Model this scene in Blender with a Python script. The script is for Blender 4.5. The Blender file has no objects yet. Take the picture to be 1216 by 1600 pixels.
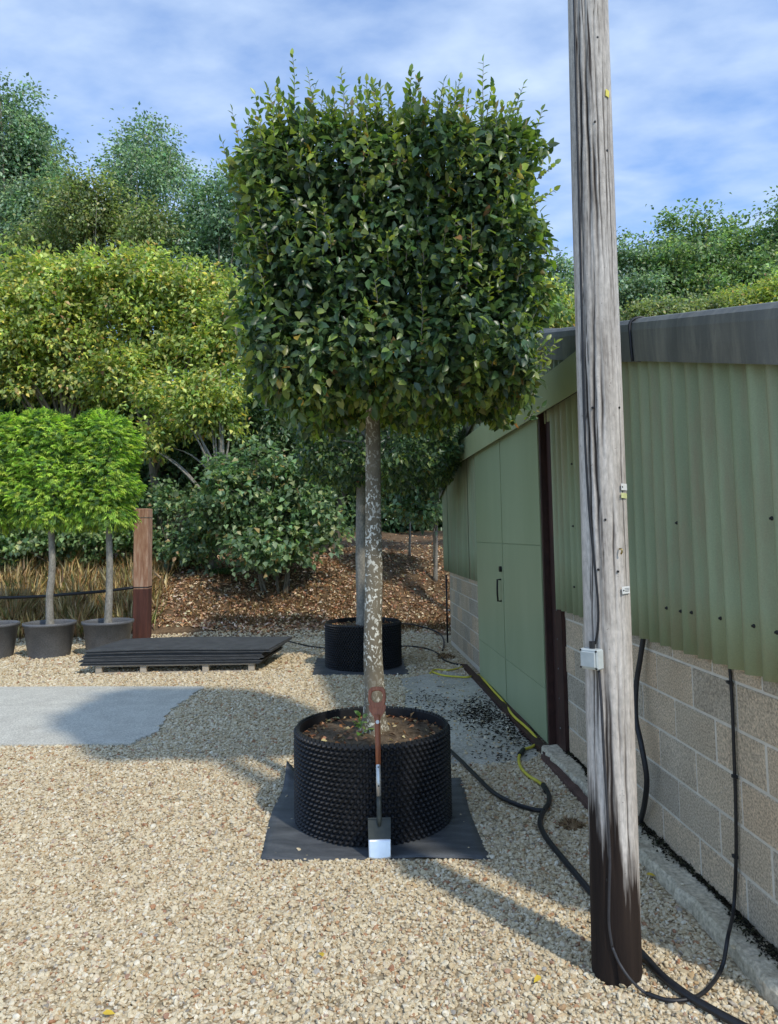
import bpy, math, random
import numpy as np
from mathutils import Vector, Matrix
rng = np.random.default_rng(7); random.seed(7)
sc = bpy.context.scene; C = sc.collection
PI = math.pi

# ------------------------------------------------------------------ camera
CF, CP, CPY, CR, CH = 1143.86, .0778, 745.08, -.0162, 1.93      # focal (photo px), pitch, principal row, roll, height
F_ = Vector((0, math.cos(CP), math.sin(CP))); R0 = Vector((1, 0, 0)); U0 = Vector((0, -math.sin(CP), math.cos(CP)))
R_ = R0*math.cos(CR) + U0*math.sin(CR); U_ = -R0*math.sin(CR) + U0*math.cos(CR)
cam = bpy.data.cameras.new('camera'); camo = bpy.data.objects.new('camera', cam); C.objects.link(camo)
camo.matrix_world = Matrix(((R_.x, U_.x, -F_.x, 0), (R_.y, U_.y, -F_.y, 0), (R_.z, U_.z, -F_.z, CH), (0, 0, 0, 1)))
cam.sensor_fit = 'VERTICAL'; cam.sensor_height = 36; cam.lens = 36*CF/1600
cam.shift_y = -(800-CPY)/1600; cam.clip_end = 500; cam.clip_start = .05
sc.camera = camo

# ------------------------------------------------------------------ sky, sun, exposure
SUN_AZ = math.atan2(.62, -.785); SUN_EL = math.radians(46)
TOSUN = Vector((math.sin(SUN_AZ)*math.cos(SUN_EL), math.cos(SUN_AZ)*math.cos(SUN_EL), math.sin(SUN_EL)))
w = bpy.data.worlds.new('World'); sc.world = w; w.use_nodes = True
nt = w.node_tree; nt.nodes.clear()
def wn(t, **k):
    n = nt.nodes.new(t)
    for a_, b_ in k.items(): setattr(n, a_, b_)
    return n
sky = wn('ShaderNodeTexSky', sky_type='NISHITA', sun_disc=False, sun_elevation=SUN_EL, sun_rotation=SUN_AZ)
sky.altitude = 100; sky.air_density = 1.0; sky.dust_density = .15; sky.ozone_density = 3.0
tc = wn('ShaderNodeTexCoord'); sep = wn('ShaderNodeSeparateXYZ'); nt.links.new(tc.outputs['Generated'], sep.inputs[0])
mx = wn('ShaderNodeMath', operation='MAXIMUM'); nt.links.new(sep.outputs['Z'], mx.inputs[0]); mx.inputs[1].default_value = .04
ad = wn('ShaderNodeMath', operation='ADD'); nt.links.new(mx.outputs[0], ad.inputs[0]); ad.inputs[1].default_value = .12
dx = wn('ShaderNodeMath', operation='DIVIDE'); nt.links.new(sep.outputs['X'], dx.inputs[0]); nt.links.new(ad.outputs[0], dx.inputs[1])
dy = wn('ShaderNodeMath', operation='DIVIDE'); nt.links.new(sep.outputs['Y'], dy.inputs[0]); nt.links.new(ad.outputs[0], dy.inputs[1])
cmb = wn('ShaderNodeCombineXYZ'); nt.links.new(dx.outputs[0], cmb.inputs[0]); nt.links.new(dy.outputs[0], cmb.inputs[1])
mp = wn('ShaderNodeMapping'); mp.inputs['Rotation'].default_value = (0, 0, .6); mp.inputs['Scale'].default_value = (1.0, 1.5, 1); nt.links.new(cmb.outputs[0], mp.inputs[0])
nz = wn('ShaderNodeTexNoise'); nz.inputs['Scale'].default_value = 2.1; nz.inputs['Detail'].default_value = 7; nz.inputs['Roughness'].default_value = .52; nz.inputs['Distortion'].default_value = .15
nt.links.new(mp.outputs[0], nz.inputs[0])
nz2 = wn('ShaderNodeTexNoise'); nz2.inputs['Scale'].default_value = 6.0; nz2.inputs['Detail'].default_value = 5; nz2.inputs['Roughness'].default_value = .5
nt.links.new(mp.outputs[0], nz2.inputs[0])
mixn = wn('ShaderNodeMix', data_type='FLOAT'); mixn.inputs[0].default_value = .34; nt.links.new(nz.outputs[0], mixn.inputs[2]); nt.links.new(nz2.outputs[0], mixn.inputs[3])
ramp = wn('ShaderNodeValToRGB'); ramp.color_ramp.elements[0].position = .38; ramp.color_ramp.elements[0].color = (.18, .18, .18, 1)
ramp.color_ramp.elements[1].position = .66; ramp.color_ramp.elements[1].color = (1, 1, 1, 1); nt.links.new(mixn.outputs[0], ramp.inputs[0])
mixc = wn('ShaderNodeMix', data_type='RGBA'); nt.links.new(ramp.outputs[0], mixc.inputs[0]); hs_ = wn('ShaderNodeMix', data_type='RGBA', blend_type='MULTIPLY'); hs_.inputs[0].default_value = 1; hs_.inputs[7].default_value = (.95, 1.2, 1.45, 1); nt.links.new(sky.outputs[0], hs_.inputs[6]); nt.links.new(hs_.outputs[2], mixc.inputs[6]); mixc.inputs[7].default_value = (3.6, 4.5, 5.9, 1)
bg = wn('ShaderNodeBackground'); bg.inputs[1].default_value = .15; nt.links.new(mixc.outputs[2], bg.inputs[0])
wo = wn('ShaderNodeOutputWorld'); nt.links.new(bg.outputs[0], wo.inputs[0])
sl = bpy.data.lights.new('sun', 'SUN'); sl.energy = 2.2; sl.angle = math.radians(2.4); sl.color = (1, .93, .80)
so = bpy.data.objects.new('sun', sl); C.objects.link(so); so.rotation_euler = TOSUN.to_track_quat('Z', 'Y').to_euler(); so.location = (6, -6, 14)
sc.view_settings.view_transform = 'Standard'; sc.view_settings.look = 'None'; sc.view_settings.gamma = 1
sc.view_settings.exposure = .34; sc.view_settings.use_curve_mapping = False
sc.render.engine = 'CYCLES'; sc.cycles.use_denoising = True; sc.cycles.max_bounces = 7; sc.cycles.diffuse_bounces = 4; sc.cycles.transmission_bounces = 4
sc.cycles.sample_clamp_indirect = 6

# ------------------------------------------------------------------ photo pixel -> place
def ray(px, py):
    x = (px-608)/CF; y = -(py-CPY)/CF
    return R_*x + U_*y + F_
def G(px, py, z=0.):
    d = ray(px, py); t = (z-CH)/d.z; return Vector((d.x*t, d.y*t, z))
def D(px, py, Y):
    d = ray(px, py); t = Y/d.y; return Vector((d.x*t, Y, CH+d.z*t))
WA, WB = 1.8894, -.0664; WN = math.hypot(1, WB)
def Wl(px, py, off=0.):                       # a point of the shed's wall plane -> (u along the wall, z)
    d = ray(px, py); t = (WA-off*WN)/(d.x-WB*d.y); return d.y*t*WN, CH+d.z*t

# ------------------------------------------------------------------ materials
MT = {}
def mnew(name):
    m = bpy.data.materials.new(name); m.use_nodes = True; MT[name] = m
    n = m.node_tree.nodes; b = n['Principled BSDF']; return m, m.node_tree, b
def node(t, typ, **k):
    n = t.nodes.new(typ)
    for a_, b_ in k.items():
        if a_.startswith('i_'): n.inputs[a_[2:].replace('_', ' ')].default_value = b_
        else: setattr(n, a_, b_)
    return n
def coords(t, scale=(1, 1, 1), kind='Object', rnd=True):
    c = node(t, 'ShaderNodeTexCoord'); m = node(t, 'ShaderNodeMapping'); m.inputs['Scale'].default_value = scale
    t.links.new(c.outputs[kind], m.inputs[0])
    if rnd:
        oi = node(t, 'ShaderNodeObjectInfo'); mu = node(t, 'ShaderNodeMath', operation='MULTIPLY'); t.links.new(oi.outputs['Random'], mu.inputs[0]); mu.inputs[1].default_value = 37.
        t.links.new(mu.outputs[0], m.inputs['Location'])
    return m.outputs[0]
def cramp(t, src, stops):
    r = node(t, 'ShaderNodeValToRGB'); e = r.color_ramp.elements
    while len(e) < len(stops): e.new(.5)
    for i, (p, c) in enumerate(stops): e[i].position = p; e[i].color = (*c, 1)
    t.links.new(src, r.inputs[0]); return r.outputs[0]
def noise(t, vec, scale, detail=5, rough=.55, dist=0.):
    n = node(t, 'ShaderNodeTexNoise'); n.inputs['Scale'].default_value = scale; n.inputs['Detail'].default_value = detail
    n.inputs['Roughness'].default_value = rough; n.inputs['Distortion'].default_value = dist; t.links.new(vec, n.inputs[0]); return n.outputs[0]
def cmix(t, fac, a, b, mode='MIX'):
    m = node(t, 'ShaderNodeMix', data_type='RGBA', blend_type=mode)
    for s, v in ((0, fac), (6, a), (7, b)):
        if isinstance(v, (int, float)): m.inputs[s].default_value = v
        elif isinstance(v, tuple): m.inputs[s].default_value = (*v, 1) if len(v) == 3 else v
        else: t.links.new(v, m.inputs[s])
    return m.outputs[2]
def bump(t, b, h, strength, dist=.01):
    n = node(t, 'ShaderNodeBump'); n.inputs['Strength'].default_value = strength; n.inputs['Distance'].default_value = dist
    t.links.new(h, n.inputs['Height']); t.links.new(n.outputs[0], b.inputs['Normal'])
def noisy(name, c1, c2, scale=8., rough=.7, bs=.3, bd=.004, stretch=(1, 1, 1), lo=.3, hi=.7, metal=0., spec=.4, fine=None, rv=0.):
    m, t, b = mnew(name); v = coords(t, stretch)
    n = noise(t, v, scale, 6, .6); col = cramp(t, n, [(lo, c1), (hi, c2)])
    if fine:
        n2 = noise(t, v, fine, 3, .6); col = cmix(t, .75, col, cramp(t, n2, [(.3, (.45, .45, .45)), (.7, (1.25, 1.25, 1.25))]), 'MULTIPLY')
    if rv:
        oi = node(t, 'ShaderNodeObjectInfo'); g = cramp(t, oi.outputs['Random'], [(0, (1-rv,)*3), (1, (1+rv,)*3)]); col = cmix(t, 1., col, g, 'MULTIPLY')
    t.links.new(col, b.inputs['Base Color']); b.inputs['Roughness'].default_value = rough; b.inputs['Metallic'].default_value = metal
    b.inputs['Specular IOR Level'].default_value = spec
    if bs: bump(t, b, noise(t, v, fine or scale*4, 4, .6), bs, bd)
    return m
def leafmat(name, trans=.3, rough=.42, spec=.35, boost=(2.1, 2.35, 1.0), gain=(1.45, 1.45, 1.45)):
    m, t, b = mnew(name); at = node(t, 'ShaderNodeAttribute', attribute_name='tint')
    oi = node(t, 'ShaderNodeTexCoord')
    t.links.new(cmix(t, 1., at.outputs[0], gain, 'MULTIPLY'), b.inputs['Base Color']); b.inputs['Roughness'].default_value = rough; b.inputs['Specular IOR Level'].default_value = spec
    tr = node(t, 'ShaderNodeBsdfTranslucent'); t.links.new(cmix(t, 1., at.outputs[0], boost, 'MULTIPLY'), tr.inputs[0])
    ms = node(t, 'ShaderNodeMixShader'); ms.inputs[0].default_value = trans
    t.links.new(b.outputs[0], ms.inputs[1]); t.links.new(tr.outputs[0], ms.inputs[2]); t.links.new(ms.outputs[0], t.nodes['Material Output'].inputs[0])
    return m
leafmat('leaf', .42, .38, .6, (2.3, 2.4, 1.5), (1.95, 1.8, 2.15)); leafmat('leaf_gloss', .34, .36, .6, (2.2, 2.35, 1.1), (1.5, 1.5, 1.7)); leafmat('frond', .40, .5, .4, (2.7, 2.7, 1.5), (2.15, 1.95, 2.5)); leafmat('dry', .15, .8, .1, (1.1, 1, .8), (1.1, 1.1, 1.1))
noisy('bark', (.10, .085, .06), (.22, .19, .14), 9, .85, .5, .01, (1, 1, .25))
noisy('bark_smooth', (.20, .185, .155), (.36, .335, .28), 14, .8, .35, .004, (1, 1, .5), fine=60)
def lichen():
    m, t, b = mnew('bark_lichen'); v = coords(t, (1, 1, .55), rnd=False)
    base = cramp(t, noise(t, v, 10, 6, .6), [(.3, (.13, .11, .078)), (.7, (.245, .21, .15))])
    vv = coords(t, (1, 1, .8), rnd=False)
    spots = cramp(t, noise(t, vv, 48, 3, .5, .6), [(.55, (0, 0, 0)), (.59, (1, 1, 1))])
    big = cramp(t, noise(t, vv, 4.5, 2, .5), [(.36, (.12, .12, .12)), (.55, (1, 1, 1))])
    fac = cmix(t, 1., spots, big, 'MULTIPLY')
    t.links.new(cmix(t, fac, base, (.72, .71, .62)), b.inputs['Base Color']); b.inputs['Roughness'].default_value = .85; b.inputs['Specular IOR Level'].default_value = .2
    bump(t, b, noise(t, v, 45, 5, .6), .5, .004)
lichen()
noisy('soil', (.08, .056, .036), (.24, .18, .12), 22, .95, .9, .012, fine=90, spec=.1)
noisy('black_plastic', (.010, .011, .013), (.020, .021, .024), 12, .42, .1, .001, spec=.4)
noisy('grey_plastic', (.115, .117, .120), (.16, .162, .168), 5, .5, .12, .002, fine=70)
noisy('membrane', (.060, .066, .072), (.15, .158, .165), 4, .5, .35, .006, (1, 3, 1), fine=160, spec=.35)
noisy('rubber', (.050, .053, .056), (.095, .098, .102), 7, .65, .5, .003, fine=110)
noisy('hose_black', (.010, .010, .012), (.022, .022, .024), 30, .45, .1, .001)
noisy('cable_grey', (.03, .03, .033), (.05, .05, .055), 30, .5, .1, .001)
noisy('hose_yellow', (.55, .48, .04), (.70, .60, .08), 20, .4, .05, .001)
noisy('brass', (.30, .22, .08), (.45, .34, .14), 20, .35, .1, .001, metal=.9)
noisy('pallet_wood', (.34, .29, .22), (.58, .51, .41), 14, .85, .4, .003, (.3, 3, 3))
noisy('concrete', (.54, .51, .43), (.67, .64, .54), 3.5, .9, .5, .004, fine=75, spec=.2)
noisy('apron', (.40, .37, .295), (.62, .58, .475), 2.6, .9, .7, .006, fine=40, spec=.2)
noisy('footing', (.52, .45, .315), (.72, .63, .47), 5, .92, .8, .01, fine=45, spec=.2)
noisy('mortar', (.60, .55, .45), (.72, .66, .55), 20, .95, .5, .004)
noisy('door_green', (.285, .345, .195), (.345, .405, .240), 1.1, .42, .04, .0006, (1.4, 1, .35), spec=.45)
noisy('fascia_green', (.290, .330, .165), (.345, .385, .205), 1.2, .45, .05, .0006, (1, 1, 1))
noisy('steel_brown', (.028, .010, .008), (.07, .028, .020), 6, .6, .3, .002, (1, 1, .3), fine=40)
noisy('rust_plate', (.085, .045, .035), (.15, .085, .065), 9, .75, .4, .003, fine=60)
noisy('black_steel', (.008, .008, .008), (.018, .017, .016), 20, .5, .1, .001)
noisy('steel_bolt', (.12, .12, .12), (.25, .25, .24), 30, .5, .1, .001, metal=.6)
noisy('spade_wood', (.25, .075, .035), (.46, .165, .075), 10, .45, .25, .001, (6, 6, .35), fine=50)
noisy('spade_strap', (.45, .45, .44), (.62, .62, .60), 20, .38, .1, .001, metal=.8)
noisy('spade_paint', (.025, .032, .030), (.045, .055, .052), 20, .5, .15, .001)
noisy('spade_steel', (.62, .66, .70), (.80, .83, .86), 8, .32, .05, .0005, metal=.75)
noisy('white_plastic', (.62, .63, .60), (.75, .75, .72), 20, .5, .05, .001)
noisy('box_plastic', (.42, .45, .43), (.52, .55, .53), 20, .5, .05, .001)
noisy('tag_yellow', (.62, .52, .06), (.8, .7, .15), 30, .5, .05, .001)
noisy('tag_lime', (.5, .52, .22), (.65, .66, .33), 30, .5, .05, .001)
noisy('wire', (.2, .2, .2), (.35, .35, .34), 30, .4, 0, .001, metal=.7)
noisy('straw', (.16, .10, .05), (.34, .23, .12), 30, .9, .6, .004)
noisy('blue_plastic', (.06, .10, .32), (.10, .16, .45), 30, .4, 0, .001)

def m_block():
    m, t, b = mnew('block'); v = coords(t); oi = node(t, 'ShaderNodeObjectInfo')
    base = cramp(t, noise(t, v, 3, 5, .6), [(.3, (.48, .39, .275)), (.7, (.60, .50, .365))])
    gr = cramp(t, noise(t, v, 95, 2, .6), [(.3, (.5, .5, .5)), (.52, (1, 1, 1)), (.72, (1.45, 1.42, 1.35))])
    col = cmix(t, .9, base, gr, 'MULTIPLY')
    col = cmix(t, 1., col, cramp(t, oi.outputs['Random'], [(0, (.82, .86, .92)), (.5, (1, 1, 1)), (1, (1.14, 1.05, .98))]), 'MULTIPLY')
    eff = cramp(t, noise(t, v, 55, 3, .7), [(.66, (0, 0, 0)), (.72, (1, 1, 1))]); col = cmix(t, eff, col, (.60, .56, .48))
    t.links.new(col, b.inputs['Base Color']); b.inputs['Roughness'].default_value = .95; b.inputs['Specular IOR Level'].default_value = .15
    bump(t, b, noise(t, v, 130, 3, .7), .9, .006)
m_block()
def m_clad(name, c1, c2, dirt):
    m, t, b = mnew(name); v = coords(t, (1, 1, .16)); v2 = coords(t, (1, 1, 1))
    base = cramp(t, noise(t, v, 3.2, 6, .6), [(.28, c1), (.72, c2)])
    st = cramp(t, noise(t, v, 7, 6, .7, .3), [(.46, (0, 0, 0)), (.72, (.8, .8, .8))]); col = cmix(t, st, base, dirt)
    fl = cramp(t, noise(t, v2, 160, 2, .5), [(.3, (.92, .92, .92)), (.75, (1.08, 1.08, 1.08))]); col = cmix(t, .8, col, fl, 'MULTIPLY')
    t.links.new(col, b.inputs['Base Color']); b.inputs['Roughness'].default_value = .55; b.inputs['Specular IOR Level'].default_value = .35
    bump(t, b, noise(t, v2, 60, 4, .6), .15, .002)
m_clad('clad_green', (.215, .265, .150), (.345, .395, .240), (.30, .255, .155))
m_clad('barge_grey', (.085, .088, .078), (.16, .162, .145), (.26, .25, .20))
def m_pole():
    m, t, b = mnew('pole_wood'); v = coords(t, (1, 1, .05), rnd=False); v2 = coords(t, (1, 1, .35), rnd=False)
    base = cramp(t, noise(t, v, 26, 7, .68), [(.30, (.20, .172, .147)), (.44, (.45, .405, .355)), (.70, (.68, .63, .57))])
    fl = cramp(t, noise(t, v2, 70, 4, .6), [(.3, (.7, .7, .7)), (.7, (1.15, 1.15, 1.15))]); base = cmix(t, .9, base, fl, 'MULTIPLY')
    v3 = coords(t, (1, 1, .018), rnd=False); v4 = coords(t, (1, 1, .16), rnd=False)
    sk_ = cramp(t, noise(t, v3, 46, 3, .55, .4), [(.60, (0, 0, 0)), (.66, (1, 1, 1))]); mk = cramp(t, noise(t, v4, 7, 3, .6), [(.46, (0, 0, 0)), (.58, (1, 1, 1))])
    base = cmix(t, cmix(t, 1., sk_, mk, 'MULTIPLY'), base, (.055, .042, .036))
    hc_ = cramp(t, noise(t, coords(t, (1, 1, 1.6), rnd=False), 55, 3, .7), [(.66, (0, 0, 0)), (.74, (.8, .8, .8))]); base = cmix(t, hc_, base, (.10, .082, .07))
    cr = node(t, 'ShaderNodeAttribute', attribute_name='tint'); ss = node(t, 'ShaderNodeSeparateColor'); t.links.new(cr.outputs[0], ss.inputs[0])
    col = cmix(t, ss.outputs[0], base, (.030, .022, .018))
    # creosote-soaked butt of the pole, its upper border running in streaks
    tcn = node(t, 'ShaderNodeTexCoord'); sp = node(t, 'ShaderNodeSeparateXYZ'); t.links.new(tcn.outputs['Object'], sp.inputs[0])
    nn = noise(t, v, 13, 5, .6); mr = node(t, 'ShaderNodeMapRange'); t.links.new(nn, mr.inputs[0]); mr.inputs[1].default_value = .3; mr.inputs[2].default_value = .7; mr.inputs[3].default_value = -.42; mr.inputs[4].default_value = .42
    su = node(t, 'ShaderNodeMath', operation='ADD'); t.links.new(sp.outputs[2], su.inputs[0]); t.links.new(mr.outputs[0], su.inputs[1])
    fac = cramp(t, su.outputs[0], [(.52, (1, 1, 1)), (.80, (0, 0, 0))])
    dk = cramp(t, nn, [(.3, (.012, .008, .007)), (.7, (.040, .027, .020))])
    col = cmix(t, fac, col, dk)
    t.links.new(col, b.inputs['Base Color']); b.inputs['Roughness'].default_value = .85; b.inputs['Specular IOR Level'].default_value = .2
    bump(t, b, noise(t, v, 60, 6, .7), .7, .006)
m_pole()
def m_post():
    m, t, b = mnew('post_wood'); v = coords(t, (1, 1, .12), rnd=False)
    base = cramp(t, noise(t, v, 24, 6, .68), [(.3, (.20, .09, .05)), (.5, (.36, .20, .125)), (.7, (.52, .38, .28))])
    tcn = node(t, 'ShaderNodeTexCoord'); sp = node(t, 'ShaderNodeSeparateXYZ'); t.links.new(tcn.outputs['Object'], sp.inputs[0])
    fac = cramp(t, sp.outputs[2], [(.985, (1, 1, 1)), (1., (0, 0, 0))])
    col = cmix(t, fac, base, cramp(t, noise(t, v, 12, 4, .6), [(.3, (.045, .016, .012)), (.7, (.11, .038, .026))]))
    t.links.new(col, b.inputs['Base Color']); b.inputs['Roughness'].default_value = .85
    bump(t, b, noise(t, v, 40, 5, .6), .6, .01)
m_post()
def m_pebble():
    m, t, b = mnew('pebble'); oi = node(t, 'ShaderNodeObjectInfo'); v = coords(t)
    col = cramp(t, oi.outputs['Random'], [(0, (.58, .47, .29)), (.18, (.70, .60, .41)), (.34, (.47, .36, .21)), (.5, (.74, .65, .47)), (.64, (.60, .49, .31)), (.78, (.82, .75, .59)), (.91, (.52, .37, .20)), (.962, (.40, .20, .11)), (.985, (.46, .42, .35)), (1, (.26, .23, .19))])
    col = cmix(t, .6, col, cramp(t, noise(t, v, 1.4, 3, .6), [(.3, (.72, .70, .66)), (.7, (1.15, 1.14, 1.12))]), 'MULTIPLY')
    t.links.new(col, b.inputs['Base Color']); b.inputs['Roughness'].default_value = .8; b.inputs['Specular IOR Level'].default_value = .25
m_pebble()
def m_ground():
    m, t, b = mnew('gravel_bed'); v = coords(t, rnd=False)
    vo = node(t, 'ShaderNodeTexVoronoi'); vo.inputs['Scale'].default_value = 42; t.links.new(v, vo.inputs[0])
    sp = node(t, 'ShaderNodeSeparateColor'); t.links.new(vo.outputs['Color'], sp.inputs[0])
    col = cramp(t, sp.outputs[0], [(0, (.50, .40, .25)), (.4, (.64, .54, .37)), (.8, (.74, .65, .47)), (1, (.46, .33, .19))])
    ed = cramp(t, vo.outputs['Distance'], [(.35, (1, 1, 1)), (.75, (.45, .42, .38))]); col = cmix(t, 1., col, ed, 'MULTIPLY')
    t.links.new(col, b.inputs['Base Color']); b.inputs['Roughness'].default_value = .9; b.inputs['Specular IOR Level'].default_value = .15
    iv = node(t, 'ShaderNodeMath', operation='SUBTRACT'); iv.inputs[0].default_value = 1; t.links.new(vo.outputs['Distance'], iv.inputs[1]); bump(t, b, iv.outputs[0], .8, .012)
m_ground()
noisy('bank_soil', (.10, .064, .038), (.27, .18, .105), 5, .95, .9, .02, fine=28, spec=.1)
noisy('field', (.05, .07, .03), (.09, .11, .05), .6, .95, .4, .02)

# ------------------------------------------------------------------ mesh helpers
class MB:
    def __init__(s): s.v = []; s.f = []
    def add(s, V, F):
        o = len(s.v); s.v += [tuple(p) for p in V]; s.f += [tuple(i+o for i in f) for f in F]; return s
    def box(s, x0, x1, y0, y1, z0, z1, bev=0.):
        if bev <= 0:
            V = [(x, y, z) for x in (x0, x1) for y in (y0, y1) for z in (z0, z1)]
            return s.add(V, [(0, 1, 3, 2), (4, 6, 7, 5), (0, 4, 5, 1), (2, 3, 7, 6), (0, 2, 6, 4), (1, 5, 7, 3)])
        import bmesh
        bm = bmesh.new(); bmesh.ops.create_cube(bm, size=1)
        for q in bm.verts: q.co = Vector(((x0+x1)/2+q.co.x*(x1-x0), (y0+y1)/2+q.co.y*(y1-y0), (z0+z1)/2+q.co.z*(z1-z0)))
        bmesh.ops.bevel(bm, geom=bm.edges[:], offset=bev, segments=1, affect='EDGES')
        bm.verts.index_update(); V = [q.co[:] for q in bm.verts]; Fs = [tuple(q.index for q in f.verts) for f in bm.faces]; bm.free()
        return s.add(V, Fs)
    def tube(s, pts, rad, n=10, cap=True):
        pts = [Vector(p) for p in pts]; k = len(pts); rr = rad if hasattr(rad, '__len__') else [rad]*k
        t0 = (pts[1]-pts[0]).normalized(); up = Vector((0, 0, 1)) if abs(t0.z) < .9 else Vector((1, 0, 0))
        A = t0.cross(up).normalized(); V = []; F = []
        for i in range(k):
            t = (pts[min(i+1, k-1)]-pts[max(i-1, 0)]).normalized(); A = (A-t*A.dot(t)).normalized(); B = t.cross(A)
            for j in range(n):
                a = 2*PI*j/n; V.append(pts[i]+(A*math.cos(a)+B*math.sin(a))*rr[i])
        for i in range(k-1):
            for j in range(n): F.append((i*n+j, i*n+(j+1) % n, (i+1)*n+(j+1) % n, (i+1)*n+j))
        if cap: F += [tuple(range(n-1, -1, -1)), tuple((k-1)*n+j for j in range(n))]
        return s.add(V, F)
    def lathe(s, prof, c=(0, 0, 0), n=48, cap=True):
        V = []; F = []; k = len(prof)
        for r, z in prof:
            for j in range(n): a = 2*PI*j/n; V.append((c[0]+r*math.cos(a), c[1]+r*math.sin(a), c[2]+z))
        for i in range(k-1):
            for j in range(n): F.append((i*n+j, i*n+(j+1) % n, (i+1)*n+(j+1) % n, (i+1)*n+j))
        if cap and prof[0][0] > 1e-4: F.append(tuple(range(n-1, -1, -1)))
        if cap and prof[-1][0] > 1e-4: F.append(tuple((k-1)*n+j for j in range(n)))
        return s.add(V, F)
    def prism(s, poly, z0, z1):
        k = len(poly); V = [(x, y, z0) for x, y in poly]+[(x, y, z1) for x, y in poly]
        return s.add(V, [tuple(range(k-1, -1, -1)), tuple(range(k, 2*k))]+[(i, (i+1) % k, k+(i+1) % k, k+i) for i in range(k)])
    def mesh(s, name, smooth=False):
        m = bpy.data.meshes.new(name); m.from_pydata(s.v, [], s.f); m.update()
        if smooth: m.polygons.foreach_set('use_smooth', [True]*len(m.polygons))
        return m
def link(name, me, mat=None, parent=None, loc=None):
    o = bpy.data.objects.new(name, me); C.objects.link(o)
    if mat and not me.materials: me.materials.append(MT[mat])
    if parent: o.parent = parent
    if loc is not None: o.location = loc
    return o
def tag(o, label=None, cat=None, group=None, kind=None):
    if label: o['label'] = label
    if cat: o['category'] = cat
    if group: o['group'] = group
    if kind: o['kind'] = kind
    return o
def empty(name, loc, label, cat, group=None, rz=0):
    o = bpy.data.objects.new(name, None); C.objects.link(o); o.location = loc; o.rotation_euler.z = rz; o.empty_display_size = .1
    return tag(o, label, cat, group)
def np_mesh(name, V, T, col=None, smooth=False):
    V = np.asarray(V, np.float32); T = np.asarray(T, np.int32); m = bpy.data.meshes.new(name)
    m.vertices.add(len(V)); m.vertices.foreach_set('co', V.ravel()); k = T.shape[1]
    m.loops.add(T.size); m.loops.foreach_set('vertex_index', T.ravel()); m.polygons.add(len(T))
    m.polygons.foreach_set('loop_start', np.arange(0, T.size, k, dtype=np.int32)); m.polygons.foreach_set('loop_total', np.full(len(T), k, np.int32))
    if smooth: m.polygons.foreach_set('use_smooth', np.ones(len(T), bool))
    if col is not None:
        a = m.attributes.new('tint', 'FLOAT_COLOR', 'POINT'); c = np.ones((len(V), 4), np.float32); c[:, :3] = col; a.data.foreach_set('color', c.ravel())
    m.update(calc_edges=True); m.validate(); return m
def spline(pts, per=8):
    P = [Vector(p) for p in pts]; P = [P[0]*2-P[1]]+P+[P[-1]*2-P[-2]]; out = []
    for i in range(1, len(P)-2):
        for k in range(per):
            t = k/per; a, b, c, d = P[i-1:i+3]
            out.append(.5*((2*b)+(c-a)*t+(2*a-5*b+4*c-d)*t*t+(3*b-a-3*c+d)*t**3))
    out.append(P[-2]); return out
def unit(v): return v/np.maximum(np.linalg.norm(v, axis=-1, keepdims=True), 1e-6)
def pal(cols, wts, n, jit=.18):
    cols = np.array(cols); wts = np.array(wts, float); c = cols[rng.choice(len(cols), n, p=wts/wts.sum())]
    return c*(1+jit*rng.standard_normal((n, 1))).clip(.45, 1.7)*(1+.06*rng.standard_normal((n, 3)))
KITE_T = np.array([[0, 1, 2], [0, 2, 3]])
FINE_T = np.array([[0, 4, 1], [0, 1, 6], [1, 4, 5], [1, 5, 2], [1, 2, 7], [1, 7, 6], [2, 5, 3], [2, 3, 7]])
def leaf_geo(P, T, N, L, Wd, fine=False, fold=.22, curl=.18):
    n = len(P); T = unit(T); B = unit(np.cross(T, N)); N = np.cross(B, T); L = np.broadcast_to(L, n)[:, None]; Wd = np.broadcast_to(Wd, n)[:, None]
    if not fine:
        mid = P+T*L*.42; V = np.stack([P, mid+B*Wd*.5+N*Wd*fold, P+T*L-N*L*curl, mid-B*Wd*.5+N*Wd*fold], 1); q = KITE_T; k = 4
    else:
        c = lambda t: P+T*L*t-N*L*curl*t*t
        e = lambda t, s, h: c(t)+s*B*Wd*h+N*Wd*h*fold*1.6
        V = np.stack([P, c(.33), c(.70), c(1.0), e(.30, 1, .5), e(.68, 1, .40), e(.30, -1, .5), e(.68, -1, .40)], 1); q = FINE_T; k = 8
    return V.reshape(-1, 3), (q[None]+(np.arange(n)*k)[:, None, None]).reshape(-1, 3), k
def leaf_mesh(name, P, T, N, L, Wd, col, fine=False, **k):
    V, F, q = leaf_geo(P, T, N, L, Wd, fine, **k); return np_mesh(name, V, F, np.repeat(col, q, 0), smooth=fine)

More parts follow.
